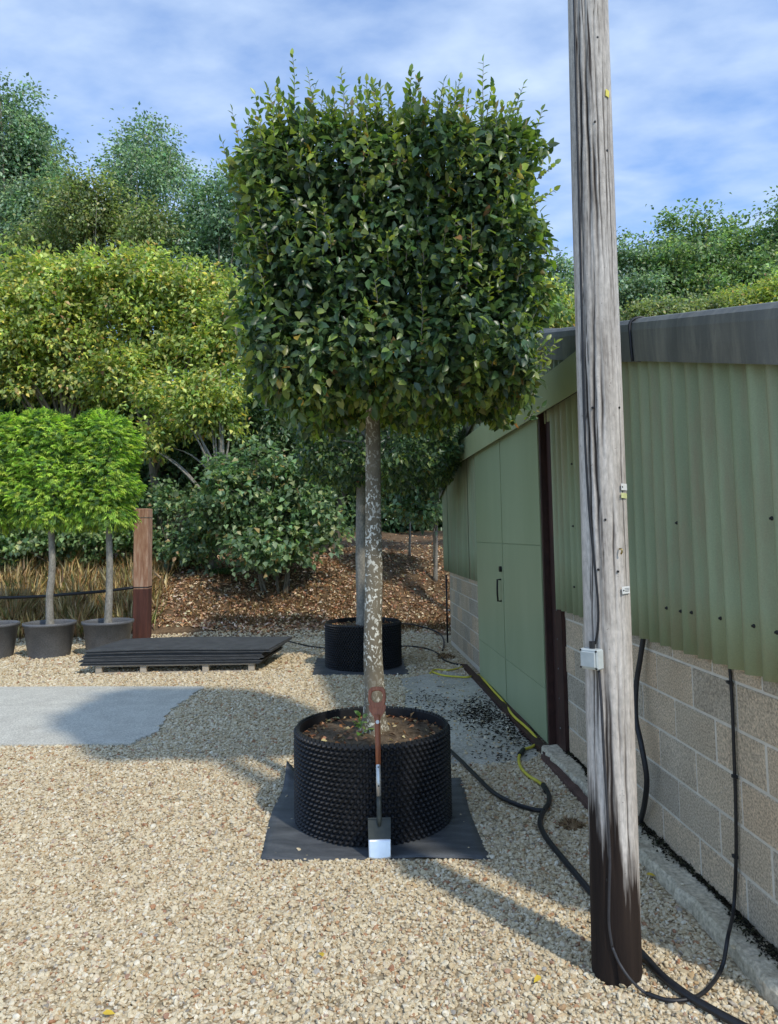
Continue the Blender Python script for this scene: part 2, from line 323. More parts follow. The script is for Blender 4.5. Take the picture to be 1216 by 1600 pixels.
# ------------------------------------------------------------------ ground, bank, paved patches
def bank_z(X, Y):
    e = 14.5+.9*np.tanh((X+.6)/1.2)*.9+.25*np.sin(X*1.7)
    s = np.clip((Y-e)/3.6, 0, 1); z = 1.3*(s*s*(3-2*s)*.6+s*.4)
    z = z+np.clip(Y-e-3.6, 0, 40)*.05
    return z+np.where(s > 0, .06*np.sin(X*2.3+Y*1.1)*s+.04*np.sin(X*5.1-Y*3.3)*s, 0)
def sheet(name, xs, ys, fz, mat, label=None):
    X, Y = np.meshgrid(xs, ys); Z = fz(X, Y); V = np.stack([X, Y, Z], -1).reshape(-1, 3); nx, ny = len(xs), len(ys)
    i = np.arange(nx*ny).reshape(ny, nx); Q = np.stack([i[:-1, :-1], i[:-1, 1:], i[1:, 1:], i[1:, :-1]], -1).reshape(-1, 4)
    return tag(link(name, np_mesh(name, V, Q, smooth=True), mat), label, kind='structure')
def plane(name, x0, x1, y0, y1, z, mat):
    return tag(link(name, MB().add([(x0, y0, z), (x1, y0, z), (x1, y1, z), (x0, y1, z)], [(0, 1, 2, 3)]).mesh(name), mat), kind='structure')
plane('ground', -300, 300, -80, 420, -.012, 'field')
plane('gravel_yard', -16, 16, -6, 19, 0, 'gravel_bed')
sheet('bank', np.linspace(-26, 30, 180), np.concatenate([np.linspace(13.2, 19.5, 60), np.linspace(19.9, 48, 40)]), lambda X, Y: bank_z(X, Y)-.03*(Y < 14)+.004, 'bank_soil')
slab_px = [(-420, 1166), (0, 1167), (100, 1166), (205, 1165), (214, 1159), (221, 1155), (236, 1150), (248, 1143), (254, 1131), (262, 1119), (272, 1108), (285, 1098), (296, 1092), (303, 1085), (312, 1080), (318, 1075), (150, 1075), (-330, 1077)]
slab = [G(*q).xy for q in slab_px]
def ragged(poly, closed_from, closed_to, amp, n):
    out = []
    for i, p in enumerate(poly):
        q = poly[(i+1) % len(poly)]; out.append(p)
        if closed_from <= i < closed_to:
            d = (q-p); nn = Vector((-d.y, d.x)).normalized() if d.length > 0 else d
            for k in range(1, n): out.append(p+d*k/n+nn*random.uniform(-amp, amp))
    return out
slab = ragged(slab, 3, 15, .035, 4); slab = ragged(slab, 0, 3, .012, 6) if False else slab
o = tag(link('concrete_pad', MB().prism([tuple(p) for p in slab], -.03, .022).mesh('concrete_pad'), 'concrete'), 'pale concrete pad with a broken ragged end in the gravel', kind='structure')
apron_px = [(626, 1062), (655, 1056), (700, 1050), (735, 1058), (770, 1092), (805, 1130), (838, 1165), (842, 1178), (826, 1190), (800, 1190), (770, 1195), (735, 1195), (706, 1194), (660, 1150), (632, 1100)]
apron = [G(*q).xy for q in apron_px]; apron = ragged(apron, 0, len(apron), .035, 4)
o = tag(link('apron', MB().prism([tuple(p) for p in apron], -.03, .009).mesh('apron'), 'apron'), 'worn grey concrete apron in front of the shed doors', kind='structure')
def inside(poly, X, Y):
    r = np.zeros(X.shape, bool); k = len(poly); j = k-1
    for i in range(k):
        xi, yi = poly[i]; xj, yj = poly[j]
        c = ((yi > Y) != (yj > Y)) & (X < (xj-xi)*(Y-yi)/((yj-yi) if abs(yj-yi) > 1e-9 else 1e-9)+xi); r ^= c; j = i
    return r

# ------------------------------------------------------------------ the shed (u along the gable wall, v outwards to the yard)
SH = empty('shed', (WA, 0, 0), 'green corrugated shed on a concrete block base with tall sliding doors', 'shed', rz=math.atan2(1, WB))
U0_, U1_, UR, DEP = 2.92, 12.95, 8.05, 9.0
def rake(u): return 3.86-.25*abs(u-UR)                 # underside of the barge boards
u_col0, u_col1 = Wl(846, 700, .06)[0], Wl(868, 700, .03)[0]
if u_col0 < u_col1: u_col0, u_col1 = u_col1, u_col0     # the steel column stands between u_col1 and u_col0
u_d0 = u_col0+.03; u_dj = Wl(783, 800, .09)[0]; u_d1 = Wl(743, 800, .09)[0]
Z0 = .066; ZS = 1.268; CO = .225
u_bc = Wl(885, 1050)[0]                                 # where the near block wall meets the column
# block wall: recessed mortar core, then every block on its own
def blockwall(ua, ub, joint, seed):
    rnd = random.Random(seed)
    MBc = MB().box(ua+.004, ub-.004, -.12, -.005, Z0-.12, ZS+.10); link('mortar', MBc.mesh('mortar'), 'mortar', SH)
    for c in range(6):
        z = Z0+c*CO; off = joint+(.225 if c % 2 == 0 else 0); k0 = math.floor((ua-off)/.45)
        for k in range(k0, k0+60):
            a, b = off+k*.45+.008, off+k*.45+.442
            a, b = max(a, ua), min(b, ub)
            if b-a < .03: continue
            key = (round(b-a, 3), 'h'); 
            me = BLK.get(key)
            if me is None: me = BLK[key] = MB().box(0, b-a, -.10, 0, .006, CO-.007, .005).mesh('block')
            ob = link('block', me, 'block', SH, (a, rnd.uniform(-.003, .002), z))
BLK = {}
uj = Wl(1114, 1085)[0]
blockwall(U0_, u_bc, uj, 3); blockwall(u_d1-.25, U1_, uj, 5)
# footing ledge along the near wall
fo = [G(1004, 1344, .06), G(1100, 1453, .06), G(1216, 1573, .06)]
mb = MB(); us = np.linspace(U0_-.05, u_bc+.25, 60); rr = random.Random(4)
V = []; F = []
for u in us:
    wv = .16+.018*math.sin(u*3.1)+rr.uniform(-.012, .012); zt = .072+rr.uniform(-.006, .006)
    V += [(u, -.05, zt+.012), (u, wv*.55, zt+rr.uniform(-.004, .006)), (u, wv-.015, zt), (u, wv, zt-.02), (u, wv+.012, -.03)]
for i in range(len(us)-1):
    for j in range(4): F.append((i*5+j, (i+1)*5+j, (i+1)*5+j+1, i*5+j+1))
F.append((0, 1, 2, 3, 4)); F.append(tuple((len(us)-1)*5+j for j in (4, 3, 2, 1, 0)))
link('footing', mb.add(V, F).mesh('footing'), 'footing', SH)
nm = 2600; um = rng.uniform(U0_, u_bc, nm); vm = np.abs(rng.normal(0, .022, nm))*(1+.8*np.sin(um*6)); Pm = np.stack([um, vm+.002, .083+rng.uniform(0, .012, nm)], 1)
link('joint_flecks', leaf_mesh('joint_flecks', Pm, rng.normal(0, 1, (nm, 3))*np.array([1, 1, .5]), np.array([[0, .4, 1.]])+rng.normal(0, .4, (nm, 3)), rng.uniform(.012, .03, nm), rng.uniform(.008, .016, nm), pal([(.03, .028, .018), (.05, .05, .025), (.02, .017, .012)], [2, 1, 2], nm)), 'dry', SH)['kind'] = 'stuff'  # small dark flecks strewn along the joint of block wall and footing
# corrugated fibre-cement cladding, one object for each sheet
PITCH = .146; AMP = .028
def corr(name, ua, ub, zb, zt, mat, v0=.035, ph=0., step=10):
    n = max(4, int(round((ub-ua)/PITCH*step))); us = np.linspace(ua, ub, n+1); V = []; F = []
    for u in us:
        v = v0+AMP*math.sin(2*PI*(u-ph)/PITCH); t = zt(u) if callable(zt) else zt
        k = 5
        V += [(u, v-.009, zb)]+[(u, v, zb+(t-zb)*i/k) for i in range(k+1)]
    m = 7
    for i in range(n):
        for j in range(m-1): F.append((i*m+j, i*m+j+1, (i+1)*m+j+1, (i+1)*m+j))
    me = MB().add(V, F).mesh(name, True); return link(name, me, mat, SH)
def bolt(u, z, v=.06, r=.0065):
    me = BOLT.get(r)
    if me is None: me = BOLT[r] = MB().lathe([(r*1.5, 0), (r*1.5, .004), (r, .006), (r*.8, .012), (0, .014)], n=10).mesh('bolt')
    b = link('bolt', me, 'black_steel', SH, (u, v, z)); b.rotation_euler = (-PI/2, 0, 0); return b
BOLT = {}
u = U0_-.04; i = 0
while u < u_col1-.02:
    e = min(u+7*PITCH, u_col1+.02); corr('cladding_sheet', u, e+.03, ZS-.0, lambda q: rake(q)+.12, 'clad_green', .035+.006*(i % 2)); u = e; i += 1
u = u_d1-.3
while u < U1_+.2:
    e = min(u+7*PITCH, U1_+.30); corr('cladding_sheet', u, e+.03, ZS, lambda q: rake(q)+.12, 'clad_green', .035+.006*(i % 2)); u = e; i += 1
u = u_col1-.1
while u < u_d1:
    e = min(u+7*PITCH, u_d1); corr('gable_sheet', u, e+.02, 2.9, lambda q: rake(q)+.12, 'clad_green', .025); u = e
for q in [(1058, 817), (1206, 810), (1064, 955), (1081, 957), (1126, 966), (1178, 978), (1214, 988), (1042, 950), (894, 725), (896, 822), (898, 917)]:
    uu, zz = Wl(*q, .06); bolt(uu, zz)
# level fascia over the sliding doors
FO = .15
fz0, fz1 = 2.955, 3.25; uf0, uf1 = 4.92, Wl(709, 715, FO)[0]
for a, b in ((uf0, 8.4), (8.404, 10.35), (10.354, uf1)):
    link('fascia', MB().box(a, b, FO-.012, FO, fz0, fz1, .002).add(*((lambda M: (M.v, M.f))(MB().box(a, b, .05, FO-.012, fz1-.014, fz1-.002)))).mesh('fascia'), 'fascia_green', SH)
link('door_track', MB().box(uf0, uf1, .075, FO-.02, fz0+.03, fz0+.10).mesh('door_track'), 'black_steel', SH)
# doors: two leaves, each with a flat upper sheet, a middle sheet and a kick sheet
def door_leaf(ua, ub, handle):
    lf = link('door_leaf', MB().box(ua, ub, .055, .078, .05, fz0+.06, .002).mesh('door_leaf'), 'door_green', SH)
    for za, zb, t in ((.07, .53, .0), (.534, 1.80, .0015), (1.806, fz0+.04, .001)):
        link('door_panel', MB().box(ua+.004, ub-.004, .079, .087+t, za, zb, .0015).mesh('door_panel'), 'door_green', lf)
    if handle:
        uu = ub-.06
        hz = Wl(781, 922, .1)[1]
        link('handle', MB().tube([(ua+.10, .085, hz-.12), (ua+.10, .13, hz-.12), (ua+.10, .135, hz), (ua+.10, .13, hz+.12), (ua+.10, .085, hz+.12)], .011, 8).mesh('handle', True), 'black_steel', lf)
        link('lock', MB().tube([(ua+.06, .08, hz+.24), (ua+.06, .115, hz+.24)], .032, 14).mesh('lock'), 'black_steel', lf)
door_leaf(u_d0, u_dj-.012, False); door_leaf(u_dj+.012, u_d1, True)
# steel column and the dark slot beside it
ml = MB().box(u_col1, u_col0, -.02, .03, .02, 3.3).box(u_col0-.05, u_col0, .03, .085, .02, 3.0).mesh('steel_column'); col_o = link('steel_column', ml, 'steel_brown', SH)
link('jamb', MB().box(u_bc+.006, u_col1-.004, -.10, .028, .03, ZS+.02).mesh('jamb'), 'steel_brown', SH)
for k in range(11): 
    b = bolt((u_col1*.62+u_col0*.38), .25+k*.25, .031, .006); b.data = BOLT.setdefault('w', MB().lathe([(.008, 0), (.007, .004), (0, .006)], n=8).mesh('rivet')); b.name = 'rivet'
    if not b.data.materials: b.data.materials.append(MT['steel_bolt'])
# threshold channel, ramp plates
link('threshold', MB().box(u_bc-1.2, u_bc+.1, .16, .215, -.02, .045, .003).box(u_bc-1.2, u_bc+.1, .10, .16, -.02, .028, .002).mesh('threshold'), 'rust_plate', SH)
link('door_rail', MB().box(u_bc+.1, u_d1+.9, .10, .18, -.02, .050, .003).mesh('door_rail'), 'steel_brown', SH)
# barge boards: rolled top edge, two lengths on each slope
def barge(ua, ub, lift=0., out=.10):
    prof = [(out, 0), (out+.004, .10), (out+.004, .19), (out-.004, .235), (out-.03, .262), (out-.07, .270), (out-.13, .262), (-.45, .262), (-.45, .250), (out-.13, .250), (out-.07, .256), (out-.035, .248), (out-.014, .228), (out-.008, .19), (out-.008, 0)]
    V = []; F = []; k = len(prof); ends = [ua, ub]
    for u in ends:
        for v, z in prof: V.append((u, v+lift, rake(u)+z+lift))
    F = [(j, (j+1) % k, k+(j+1) % k, k+j) for j in range(k)]+[tuple(range(k-1, -1, -1)), tuple(range(k, 2*k))]
    link('barge_board', MB().add(V, F).mesh('barge_board'), 'barge_grey', SH)
ub_j = Wl(992, 530, .1)[0]
barge(2.82, ub_j+.06, .006); barge(ub_j-.05, 6.9); barge(6.85, UR, .006); barge(UR, 10.2, .0); barge(10.15, 13.3, .006)
# a wire loop over the joint of the near barge boards
wl_ = [(ub_j+.02, .115, rake(ub_j)+.01), (ub_j+.02, .122, rake(ub_j)+.15), (ub_j+.03, .115, rake(ub_j)+.25), (ub_j+.03, .06, rake(ub_j)+.283), (ub_j+.03, .0, rake(ub_j)+.275)]
link('cable_tie', MB().tube(spline(wl_, 6), .009, 6).mesh('cable_tie', True), 'hose_black', SH)
# roof slopes (corrugations run down the slope), remaining walls
def slope(ua, ub):
    n = int(DEP/PITCH*6); vs = np.linspace(.02, -DEP-.2, n+1); V = []; F = []
    for v in vs:
        dz = .235+.02*math.sin(2*PI*v/PITCH)
        V += [(ua, v, rake(ua)+dz), (ub, v, rake(ub)+dz)]
    for i in range(n): F.append((2*i, 2*i+1, 2*i+3, 2*i+2))
    link('roof_slope', MB().add(V, F).mesh('roof_slope', True), 'barge_grey', SH)
slope(2.72, UR); slope(UR, 13.4)
link('ridge_cap', MB().tube([(UR, .06, rake(UR)+.25), (UR, -DEP-.15, rake(UR)+.25)], .09, 10).mesh('ridge_cap', True), 'barge_grey', SH)
link('wall', MB().box(U0_-.02, U0_+.08, -DEP, -.125, 0, rake(U0_)+.15).mesh('wall'), 'clad_green', SH)
link('wall', MB().box(U1_-.08, U1_+.02, -DEP, -.125, 0, rake(U1_)+.15).mesh('wall'), 'clad_green', SH)
link('wall', MB().add([(U0_, -DEP, 0), (U1_, -DEP, 0), (U1_, -DEP, rake(U1_)+.2), (UR, -DEP, rake(UR)+.2), (U0_, -DEP, rake(U0_)+.2)], [(0, 1, 2, 3, 4)]).mesh('wall'), 'clad_green', SH)
link('inner_lining', MB().box(u_bc, u_d1, -.16, -.13, 0, 3.4).mesh('inner_lining'), 'black_steel', SH)
# downpipe and stay at the far corner
link('downpipe', MB().tube([(U1_+.06, .05, .02), (U1_+.06, .05, 1.2)], .016, 8).mesh('downpipe', True), 'hose_black', SH)
# cables fixed to the block wall
def wp(px, py, off): u, z = Wl(px, py, off); return Vector((u, off, z))
CB0 = G(1080, 1560)
cb = empty('wall_cable', CB0, 'thin black cable clipped up the block wall, looping down to the gravel', 'cable')
R4 = Matrix.Rotation(SH.rotation_euler.z, 4, 'Z'); R4.translation = SH.location
def shw(p): return R4 @ Vector(p)
c1 = [shw(wp(1140, 1038, .012)), shw(wp(1144, 1100, .012)), shw(wp(1147, 1180, .012)), shw(wp(1149.5, 1260, .012)), shw(wp(1150, 1340, .014)), shw(wp(1146, 1420, .03)), G(1138, 1475, .10)+Vector((0, 0, .03)), G(1128, 1512, .03), G(1105, 1546, .022), G(1080, 1560, .022), G(1045, 1563, .02), G(1010, 1552, .02)]
link('cable', MB().tube([q-CB0 for q in spline(c1, 8)], .0085, 8).mesh('cable', True), 'hose_black', cb)
for q in [(1141.5, 1066), (1149.5, 1213), (1150, 1338)]:
    p = shw(wp(*q, .010))-CB0; link('clip', MB().box(p.x-.016, p.x+.006, p.y-.014, p.y+.014, p.z-.008, p.z+.008, .002).mesh('clip'), 'hose_black', cb)
c2 = [shw(wp(1006, 992, .03)), shw(wp(1000, 1030, .05)), shw(wp(994, 1070, .07)), shw(wp(993, 1120, .09)), shw(wp(1002, 1165, .09)), shw(wp(1010, 1215, .08)), shw(wp(1007, 1255, .06)), shw(wp(1001, 1282, .03))]
tag(link('wall_pipe', MB().tube(spline(c2, 8), .017, 8).mesh('wall_pipe', True), 'hose_black'), 'stout black pipe bowing off the block wall behind the pole', 'pipe')

# ------------------------------------------------------------------ utility pole
PB = Vector((.962, 3.36, 0)); PH = 7.6
PO = empty('utility_pole', PB, 'weathered grey wooden utility pole with a blackened tarred foot', 'pole')
def pole_r(z): return .108-.0034*z
def pole_c(z): return .010*z+.004*math.sin(z*1.3), .004*z
NS, NZ = 150, 300
zs = np.linspace(-.1, PH, NZ); th = np.linspace(0, 2*PI, NS, endpoint=False); TH, ZZ = np.meshgrid(th, zs)
R = .108-.0034*ZZ+.0025*np.sin(2*TH+ZZ*.6)+.0012*np.sin(5*TH-ZZ*.9); crack = np.zeros_like(R)
pr = np.random.default_rng(21)
for i in range(36):
    a0 = pr.uniform(0, 2*PI); zc = pr.uniform(0, PH); ln = pr.uniform(.10, 1.0)**1.3+.06; wd = pr.uniform(.02, .07); dp = pr.uniform(.003, .008)
    ang = a0+.07*np.sin(ZZ*pr.uniform(1, 3)+pr.uniform(0, 6))+.03*np.sin(ZZ*9+i)+.012*np.sin(ZZ*31+i*2); d = np.abs((TH-ang+PI) % (2*PI)-PI)
    g = np.clip(1-d/wd, 0, 1)*np.clip(1.6-1.6*np.abs(ZZ-zc)/ln, 0, 1); R -= dp*g; crack = np.maximum(crack, np.clip(g*1.7-.35, 0, 1))
for a0, z0_, z1_, wd, dp in ((-PI/2-.86, .9, 7, .11, .011), (-PI/2-.50, .6, 4.9, .12, .010), (-PI/2-.20, 2.2, 3.9, .12, .009), (-PI/2+.16, .8, 2.2, .09, .009), (-PI/2+.42, .3, 1.9, .05, .006), (-PI/2+.05, 2.6, 5.0, .06, .006), (-PI/2-.35, .2, 1.5, .12, .008), (-PI/2+.7, 1.5, 5.0, .06, .006)):
    ang = a0+.06*np.sin(ZZ*2.1+a0*3)+.025*np.sin(ZZ*8+a0*7)+.014*np.sin(ZZ*27+a0*5); d = np.abs((TH-ang+PI) % (2*PI)-PI); e = np.clip((ZZ-z0_)/.3, 0, 1)*np.clip((z1_-ZZ)/.3, 0, 1)*(.65+.35*np.sin(ZZ*4.3+a0))
    g = np.clip(1-d/wd, 0, 1)*e; R -= dp*g; crack = np.maximum(crack, np.clip(g*1.9-.3, 0, 1))
V = np.stack([R*np.cos(TH)+.010*ZZ+.004*np.sin(ZZ*1.3), R*np.sin(TH)+.004*ZZ, ZZ], -1).reshape(-1, 3)
idx = np.arange(NS*NZ).reshape(NZ, NS); Q = np.stack([idx[:-1], np.roll(idx[:-1], -1, 1), np.roll(idx[1:], -1, 1), idx[1:]], -1).reshape(-1, 4)
link('pole_shaft', np_mesh('pole_shaft', V, Q, np.repeat(crack.reshape(-1, 1), 3, 1), smooth=True), 'pole_wood', PO)
link('pole_top', MB().lathe([(pole_r(PH)+.004, PH-.01), (pole_r(PH)+.004, PH+.01), (0, PH+.04)], (*pole_c(PH), 0), 24).mesh('pole_top'), 'pole_wood', PO)
def on_pole(px, py, proud=0.):                # front surface of the pole at a pixel
    P = D(px, py, PB.y-.1)
    for _ in range(4):
        z = P.z; cx, cy = pole_c(z); dxx = P.x-PB.x-cx; r = pole_r(z)+proud; yy = PB.y+cy-math.sqrt(max(r*r-dxx*dxx, (.25*r)**2)); P = D(px, py, yy)
    a = math.atan2(P.y-PB.y-pole_c(P.z)[1], P.x-PB.x-pole_c(P.z)[0]); return P-PB, a
def pole_plate(name, px, py, wd, ht, th_, mat, proud=.003, parent=None, tilt=0., bev=.001):
    p, a = on_pole(px, py, proud); ob = link(name, MB().box(-wd/2, wd/2, -th_, 0, -ht/2, ht/2, bev).mesh(name), mat, parent or PO, p); ob.rotation_euler = (0, tilt, a+PI/2); return ob
jb = pole_plate('junction_box', 930, 1028, .092, .088, .05, 'box_plastic', .002, bev=.006)
def sub(name, mb_, mat, par): return link(name, mb_.mesh(name), mat, par)
sub('lid', MB().box(-.036, .036, -.058, -.0495, -.034, .034, .003), 'box_plastic', jb)
for sx in (-1, 1):
    for sz in (-1, 1): sub('screw', MB().tube([(sx*.039, -.049, sz*.037), (sx*.039, -.0535, sz*.037)], .0045, 8), 'black_steel', jb)
sub('cable_gland', MB().tube([(.002, -.022, .043), (.002, -.022, .075)], .013, 10), 'hose_black', jb)
def pole_cable(name, pts, r, mat):
    P = [on_pole(x, y, r*.6)[0] for x, y in pts]; return link(name, MB().tube(spline(P, 6), r, 8).mesh(name, True), mat, PO)
pole_cable('cable', [(930, 1006), (934, 985), (935, 950), (931, 900), (927, 860), (921, 800), (915, 700), (912, 600), (909, 480), (906, 350), (902, 200), (899, 80), (896, -40)], .0055, 'hose_black')
pole_cable('cable', [(936, 1046), (940, 1100), (944, 1180), (949, 1260), (953, 1340), (952, 1400), (952, 1445), (957, 1480)], .006, 'cable_grey')
p0 = on_pole(957, 1480, .004)[0]+PB; tail = [p0, D(968, 1505, p0.y-.02), D(985, 1530, p0.y-.05), G(1004, 1548, .02), G(1024, 1560, .012)]
link('cable', MB().tube([q-PB for q in spline(tail, 6)], .006, 8).mesh('cable', True), 'cable_grey', PO)
t1 = pole_plate('tag', 975, 761, .05, .030, .002, 'white_plastic', .004); t2 = pole_plate('tag', 975, 774.5, .047, .024, .002, 'tag_lime', .004, tilt=.05)
t3 = pole_plate('tag', 978, 922, .052, .032, .002, 'white_plastic', .004, tilt=-.03); t4 = pole_plate('tag', 949, 146, .026, .036, .002, 'tag_yellow', .004, tilt=.1)
for t_ in (t1, t3):
    sub('nail', MB().tube([(-.018, -.001, 0), (-.018, -.004, 0)], .0035, 8), 'black_steel', t_)
for k in range(3): sub('print_line', MB().box(-.010, .020, -.0032, -.0021, .006-k*.006, .0075-k*.006), 'cable_grey', t3)
p, a_ = on_pole(968, 862, .002); hk = link('hook', MB().tube(spline([(0, 0, .012), (0, -.014, .012), (0, -.018, 0), (0, -.010, -.010)], 5), .004, 6).mesh('hook', True), 'brass', PO, p); hk.rotation_euler.z = a_+PI/2
for q in [(934, 58), (930, 190), (949, 235), (926, 637), (968, 637), (946, 812), (935, 890), (966, 893), (949, 1375)]:
    p, a_ = on_pole(*q, .0005); link('nail', MB().lathe([(.0055, -.004), (.0055, .002), (0, .003)], n=8).mesh('nail'), 'black_steel', PO, p).rotation_euler = (PI/2, 0, a_+PI/2)

# ------------------------------------------------------------------ dimpled air-pruning pots on membrane squares
def dimple_wall(r, h, ncol, nrow):
    mb = MB().lathe([(r-.014, h), (r-.016, .0), (r, .0), (r, h), (r-.014, h)], n=ncol, cap=False)
    dz = h/nrow; n = 7
    for i in range(nrow):
        for j in range(ncol):
            a = 2*PI*(j+.5*(i % 2))/ncol; z = (i+.5)*dz; ca, sa = math.cos(a), math.sin(a); rr = min(dz*.60, PI*r/ncol*.98)
            V = []
            for (k, e) in ((1., -.002), (.62, .017), (.26, .026)):
                for q in range(n):
                    t = 2*PI*q/n; du = rr*k*math.cos(t); dv = rr*k*math.sin(t); rad = r+e
                    V.append((rad*ca-du*sa, rad*sa+du*ca, z+dv))
            F = [(l*n+q, l*n+(q+1) % n, (l+1)*n+(q+1) % n, (l+1)*n+q) for l in range(2) for q in range(n)]+[tuple(2*n+q for q in range(n))]
            mb.add(V, F)
    for j in range(ncol):                     # scalloped top edge
        a0 = 2*PI*(j+.12)/ncol; a1 = 2*PI*(j+.88)/ncol; V = []
        for a in (a0, a1):
            for rad, z in ((r-.010, h-.01), (r+.010, h-.01), (r+.008, h+.012), (r-.006, h+.012)): V.append((rad*math.cos(a), rad*math.sin(a), z))
        mb.add(V, [(0, 1, 5, 4), (1, 2, 6, 5), (2, 3, 7, 6), (3, 0, 4, 7), (0, 3, 2, 1), (4, 5, 6, 7)])
    return mb.mesh('pot_wall')
def soil_disc(r, z, name):
    mb = MB(); V = [(0, 0, z+.03)]; F = []; n = 40; rs = [.15, .35, .6, .85, 1.0]; q = random.Random(9)
    for i, k in enumerate(rs):
        for j in range(n): a = 2*PI*j/n; V.append((r*k*math.cos(a), r*k*math.sin(a), z+.03*(1-k*k)+(q.uniform(-.010, .010) if k < 1 else 0)))
    for j in range(n): F.append((0, 1+j, 1+(j+1) % n))
    for i in range(4):
        for j in range(n): F.append((1+i*n+j, 1+(i+1)*n+j, 1+(i+1)*n+(j+1) % n, 1+i*n+(j+1) % n))
    return mb.add(V, F).mesh(name, True)
wallmesh = dimple_wall(.515, .60, 84, 19)
POT1 = Vector((-.145, 5.20, 0)); POT2 = Vector((-.42, 10.98, 0))
for loc, s, lab in ((POT1, 1., 'big black dimpled plant pot with the spade leaning on it'), (POT2, 1.05, 'black dimpled plant pot of the rear box-head tree near the bank')):
    p_ = empty('plant_pot', loc+Vector((0, 0, .008)), lab, 'pot', 'dimpled air pots'); p_.scale = (s, s, s)
    link('pot_wall', wallmesh, 'black_plastic', p_); sd = link('soil', soil_disc(.505, .535, 'soil'), 'soil', p_)
    n = 260; a = rng.uniform(0, 2*PI, n); r = .49*np.sqrt(rng.uniform(.05, 1, n)); r = np.where(rng.random(n) < .45, .49*rng.uniform(.86, 1, n), r)
    P = np.stack([r*np.cos(a), r*np.sin(a), .545+.03*(1-(r/.5)**2)+rng.uniform(0, .01, n)], 1); T = np.stack([rng.standard_normal(n), rng.standard_normal(n), .15*rng.standard_normal(n)], 1); N = np.array([[0, 0, 1.]])+.5*rng.standard_normal((n, 3))
    o = link('fallen_leaves', leaf_mesh('fallen_leaves', P, T, N, rng.uniform(.025, .055, n), rng.uniform(.012, .026, n), pal([(.42, .24, .12), (.30, .14, .07), (.55, .42, .22), (.12, .07, .04)], [3, 3, 2, 2], n), curl=.3), 'dry', p_); o['kind'] = 'stuff'
def membrane(name, corners, label, seed, fold=False):
    c = sum((Vector(q) for q in corners), Vector())/4; n = 26; q = random.Random(seed); V = []; F = []; ph = [q.uniform(0, 6) for _ in range(6)]
    A, B, Cc, Dd = [Vector(k)-c for k in corners]
    for j in range(n+1):
        for i in range(n+1):
            s, t = i/n, j/n; p = (A*(1-s)+B*s)*(1-t)+(Dd*(1-s)+Cc*s)*t
            z = .010+.004*math.sin(9*s+ph[0]+3*t)+.003*math.sin(17*t+ph[1]-4*s)+.002*math.sin(31*s+ph[2]+9*t)
            if fold and s < .10 and t > .80: z += .12*((.10-s)/.10)*((t-.80)/.20)
            p = p+Vector((0.012*math.sin(7*t+ph[3])*(1 if s in (0, 1) else 0), .012*math.sin(8*s+ph[4])*(1 if t in (0, 1) else 0), 0)); V.append((p.x, p.y, max(z, .003)))
    for j in range(n):
        for i in range(n): k = j*(n+1)+i; F.append((k, k+1, k+n+2, k+n+1))
    o = link(name, MB().add(V, F).mesh(name, True), 'membrane', None, c); m = o.modifiers.new('thick', 'SOLIDIFY'); m.thickness = .004
    return tag(o, label, 'ground sheet', 'black membrane squares')
membrane('ground_sheet', [G(404, 1345), G(763, 1344), G(718, 1216), G(447, 1214)], 'black woven membrane square under the big dimpled pot with the spade', 1, True)
membrane('ground_sheet', [G(487, 1056), G(639, 1055), G(630, 1029), G(496, 1029)], 'black membrane square under the rear dimpled pot', 2)

# ------------------------------------------------------------------ box-head hornbeam
def taper_path(pts, radii, n=18): return MB().tube(pts, radii, n)
T1 = Vector((-.135, 5.20, .545))
TR = empty('hornbeam_tree', T1, 'tall clear-stemmed tree with a clipped square head of dark leaves, spade before it', 'tree', 'clear-stemmed trees with clipped box heads')
pts = [(0, 0, -.05), (0, 0, .0), (.002, 0, .06), (.004, 0, .14), (.008, 0, .3), (.0, 0, .6), (.012, 0, 1.0), (.020, 0, 1.5), (.026, 0, 2.0), (.03, 0, 2.35), (.05, 0, 2.8), (.06, 0, 3.5)]
rad = [.135, .110, .088, .076, .070, .066, .061, .057, .053, .050, .038, .010]
tm = MB().tube(spline(pts, 5), list(np.interp(np.linspace(0, 11, 56), np.arange(12), rad)), 28)
vv = []
for (x, y, z) in tm.v:
    a = math.atan2(y, x); k = 1+.04*math.sin(3*a+z*2.1)+.03*math.sin(7*z)+(.16*max(0, 1-z/.16)*math.sin(4*a+.7) if z < .16 else 0); vv.append((x*k, y*k, z))
tm.v = vv
trunk = link('trunk', tm.mesh('trunk', True), 'bark_lichen', TR)
rt = random.Random(5)
def limbs(start_z, c, half, n, r0, seed):
    mb = MB(); q = random.Random(seed)
    for i in range(n):
        z = start_z+(c[2]+half[2]*.6-start_z)*q.random()**1.2; a = 2*PI*q.random(); e = Vector((c[0]+half[0]*.85*math.cos(a), c[1]+half[1]*.85*math.sin(a), min(c[2]+half[2]*.9, z+q.uniform(.1, .7)))); s = Vector((c[0]*.5, c[1]*.5, z))
        m_ = (s+e)/2+Vector((q.uniform(-.1, .1), q.uniform(-.1, .1), q.uniform(-.08, .08))); mb.tube(spline([s, m_, e], 4), list(np.linspace(r0, r0*.25, 9)), 6)
    return mb
CC = np.array([.165, -.0, 3.15]); HALF = np.array([.96, .88, .91])
link('branch', limbs(2.35, CC, HALF, 34, .014, 8).mesh('branch', True), 'bark_smooth', TR)['kind'] = 'stuff'
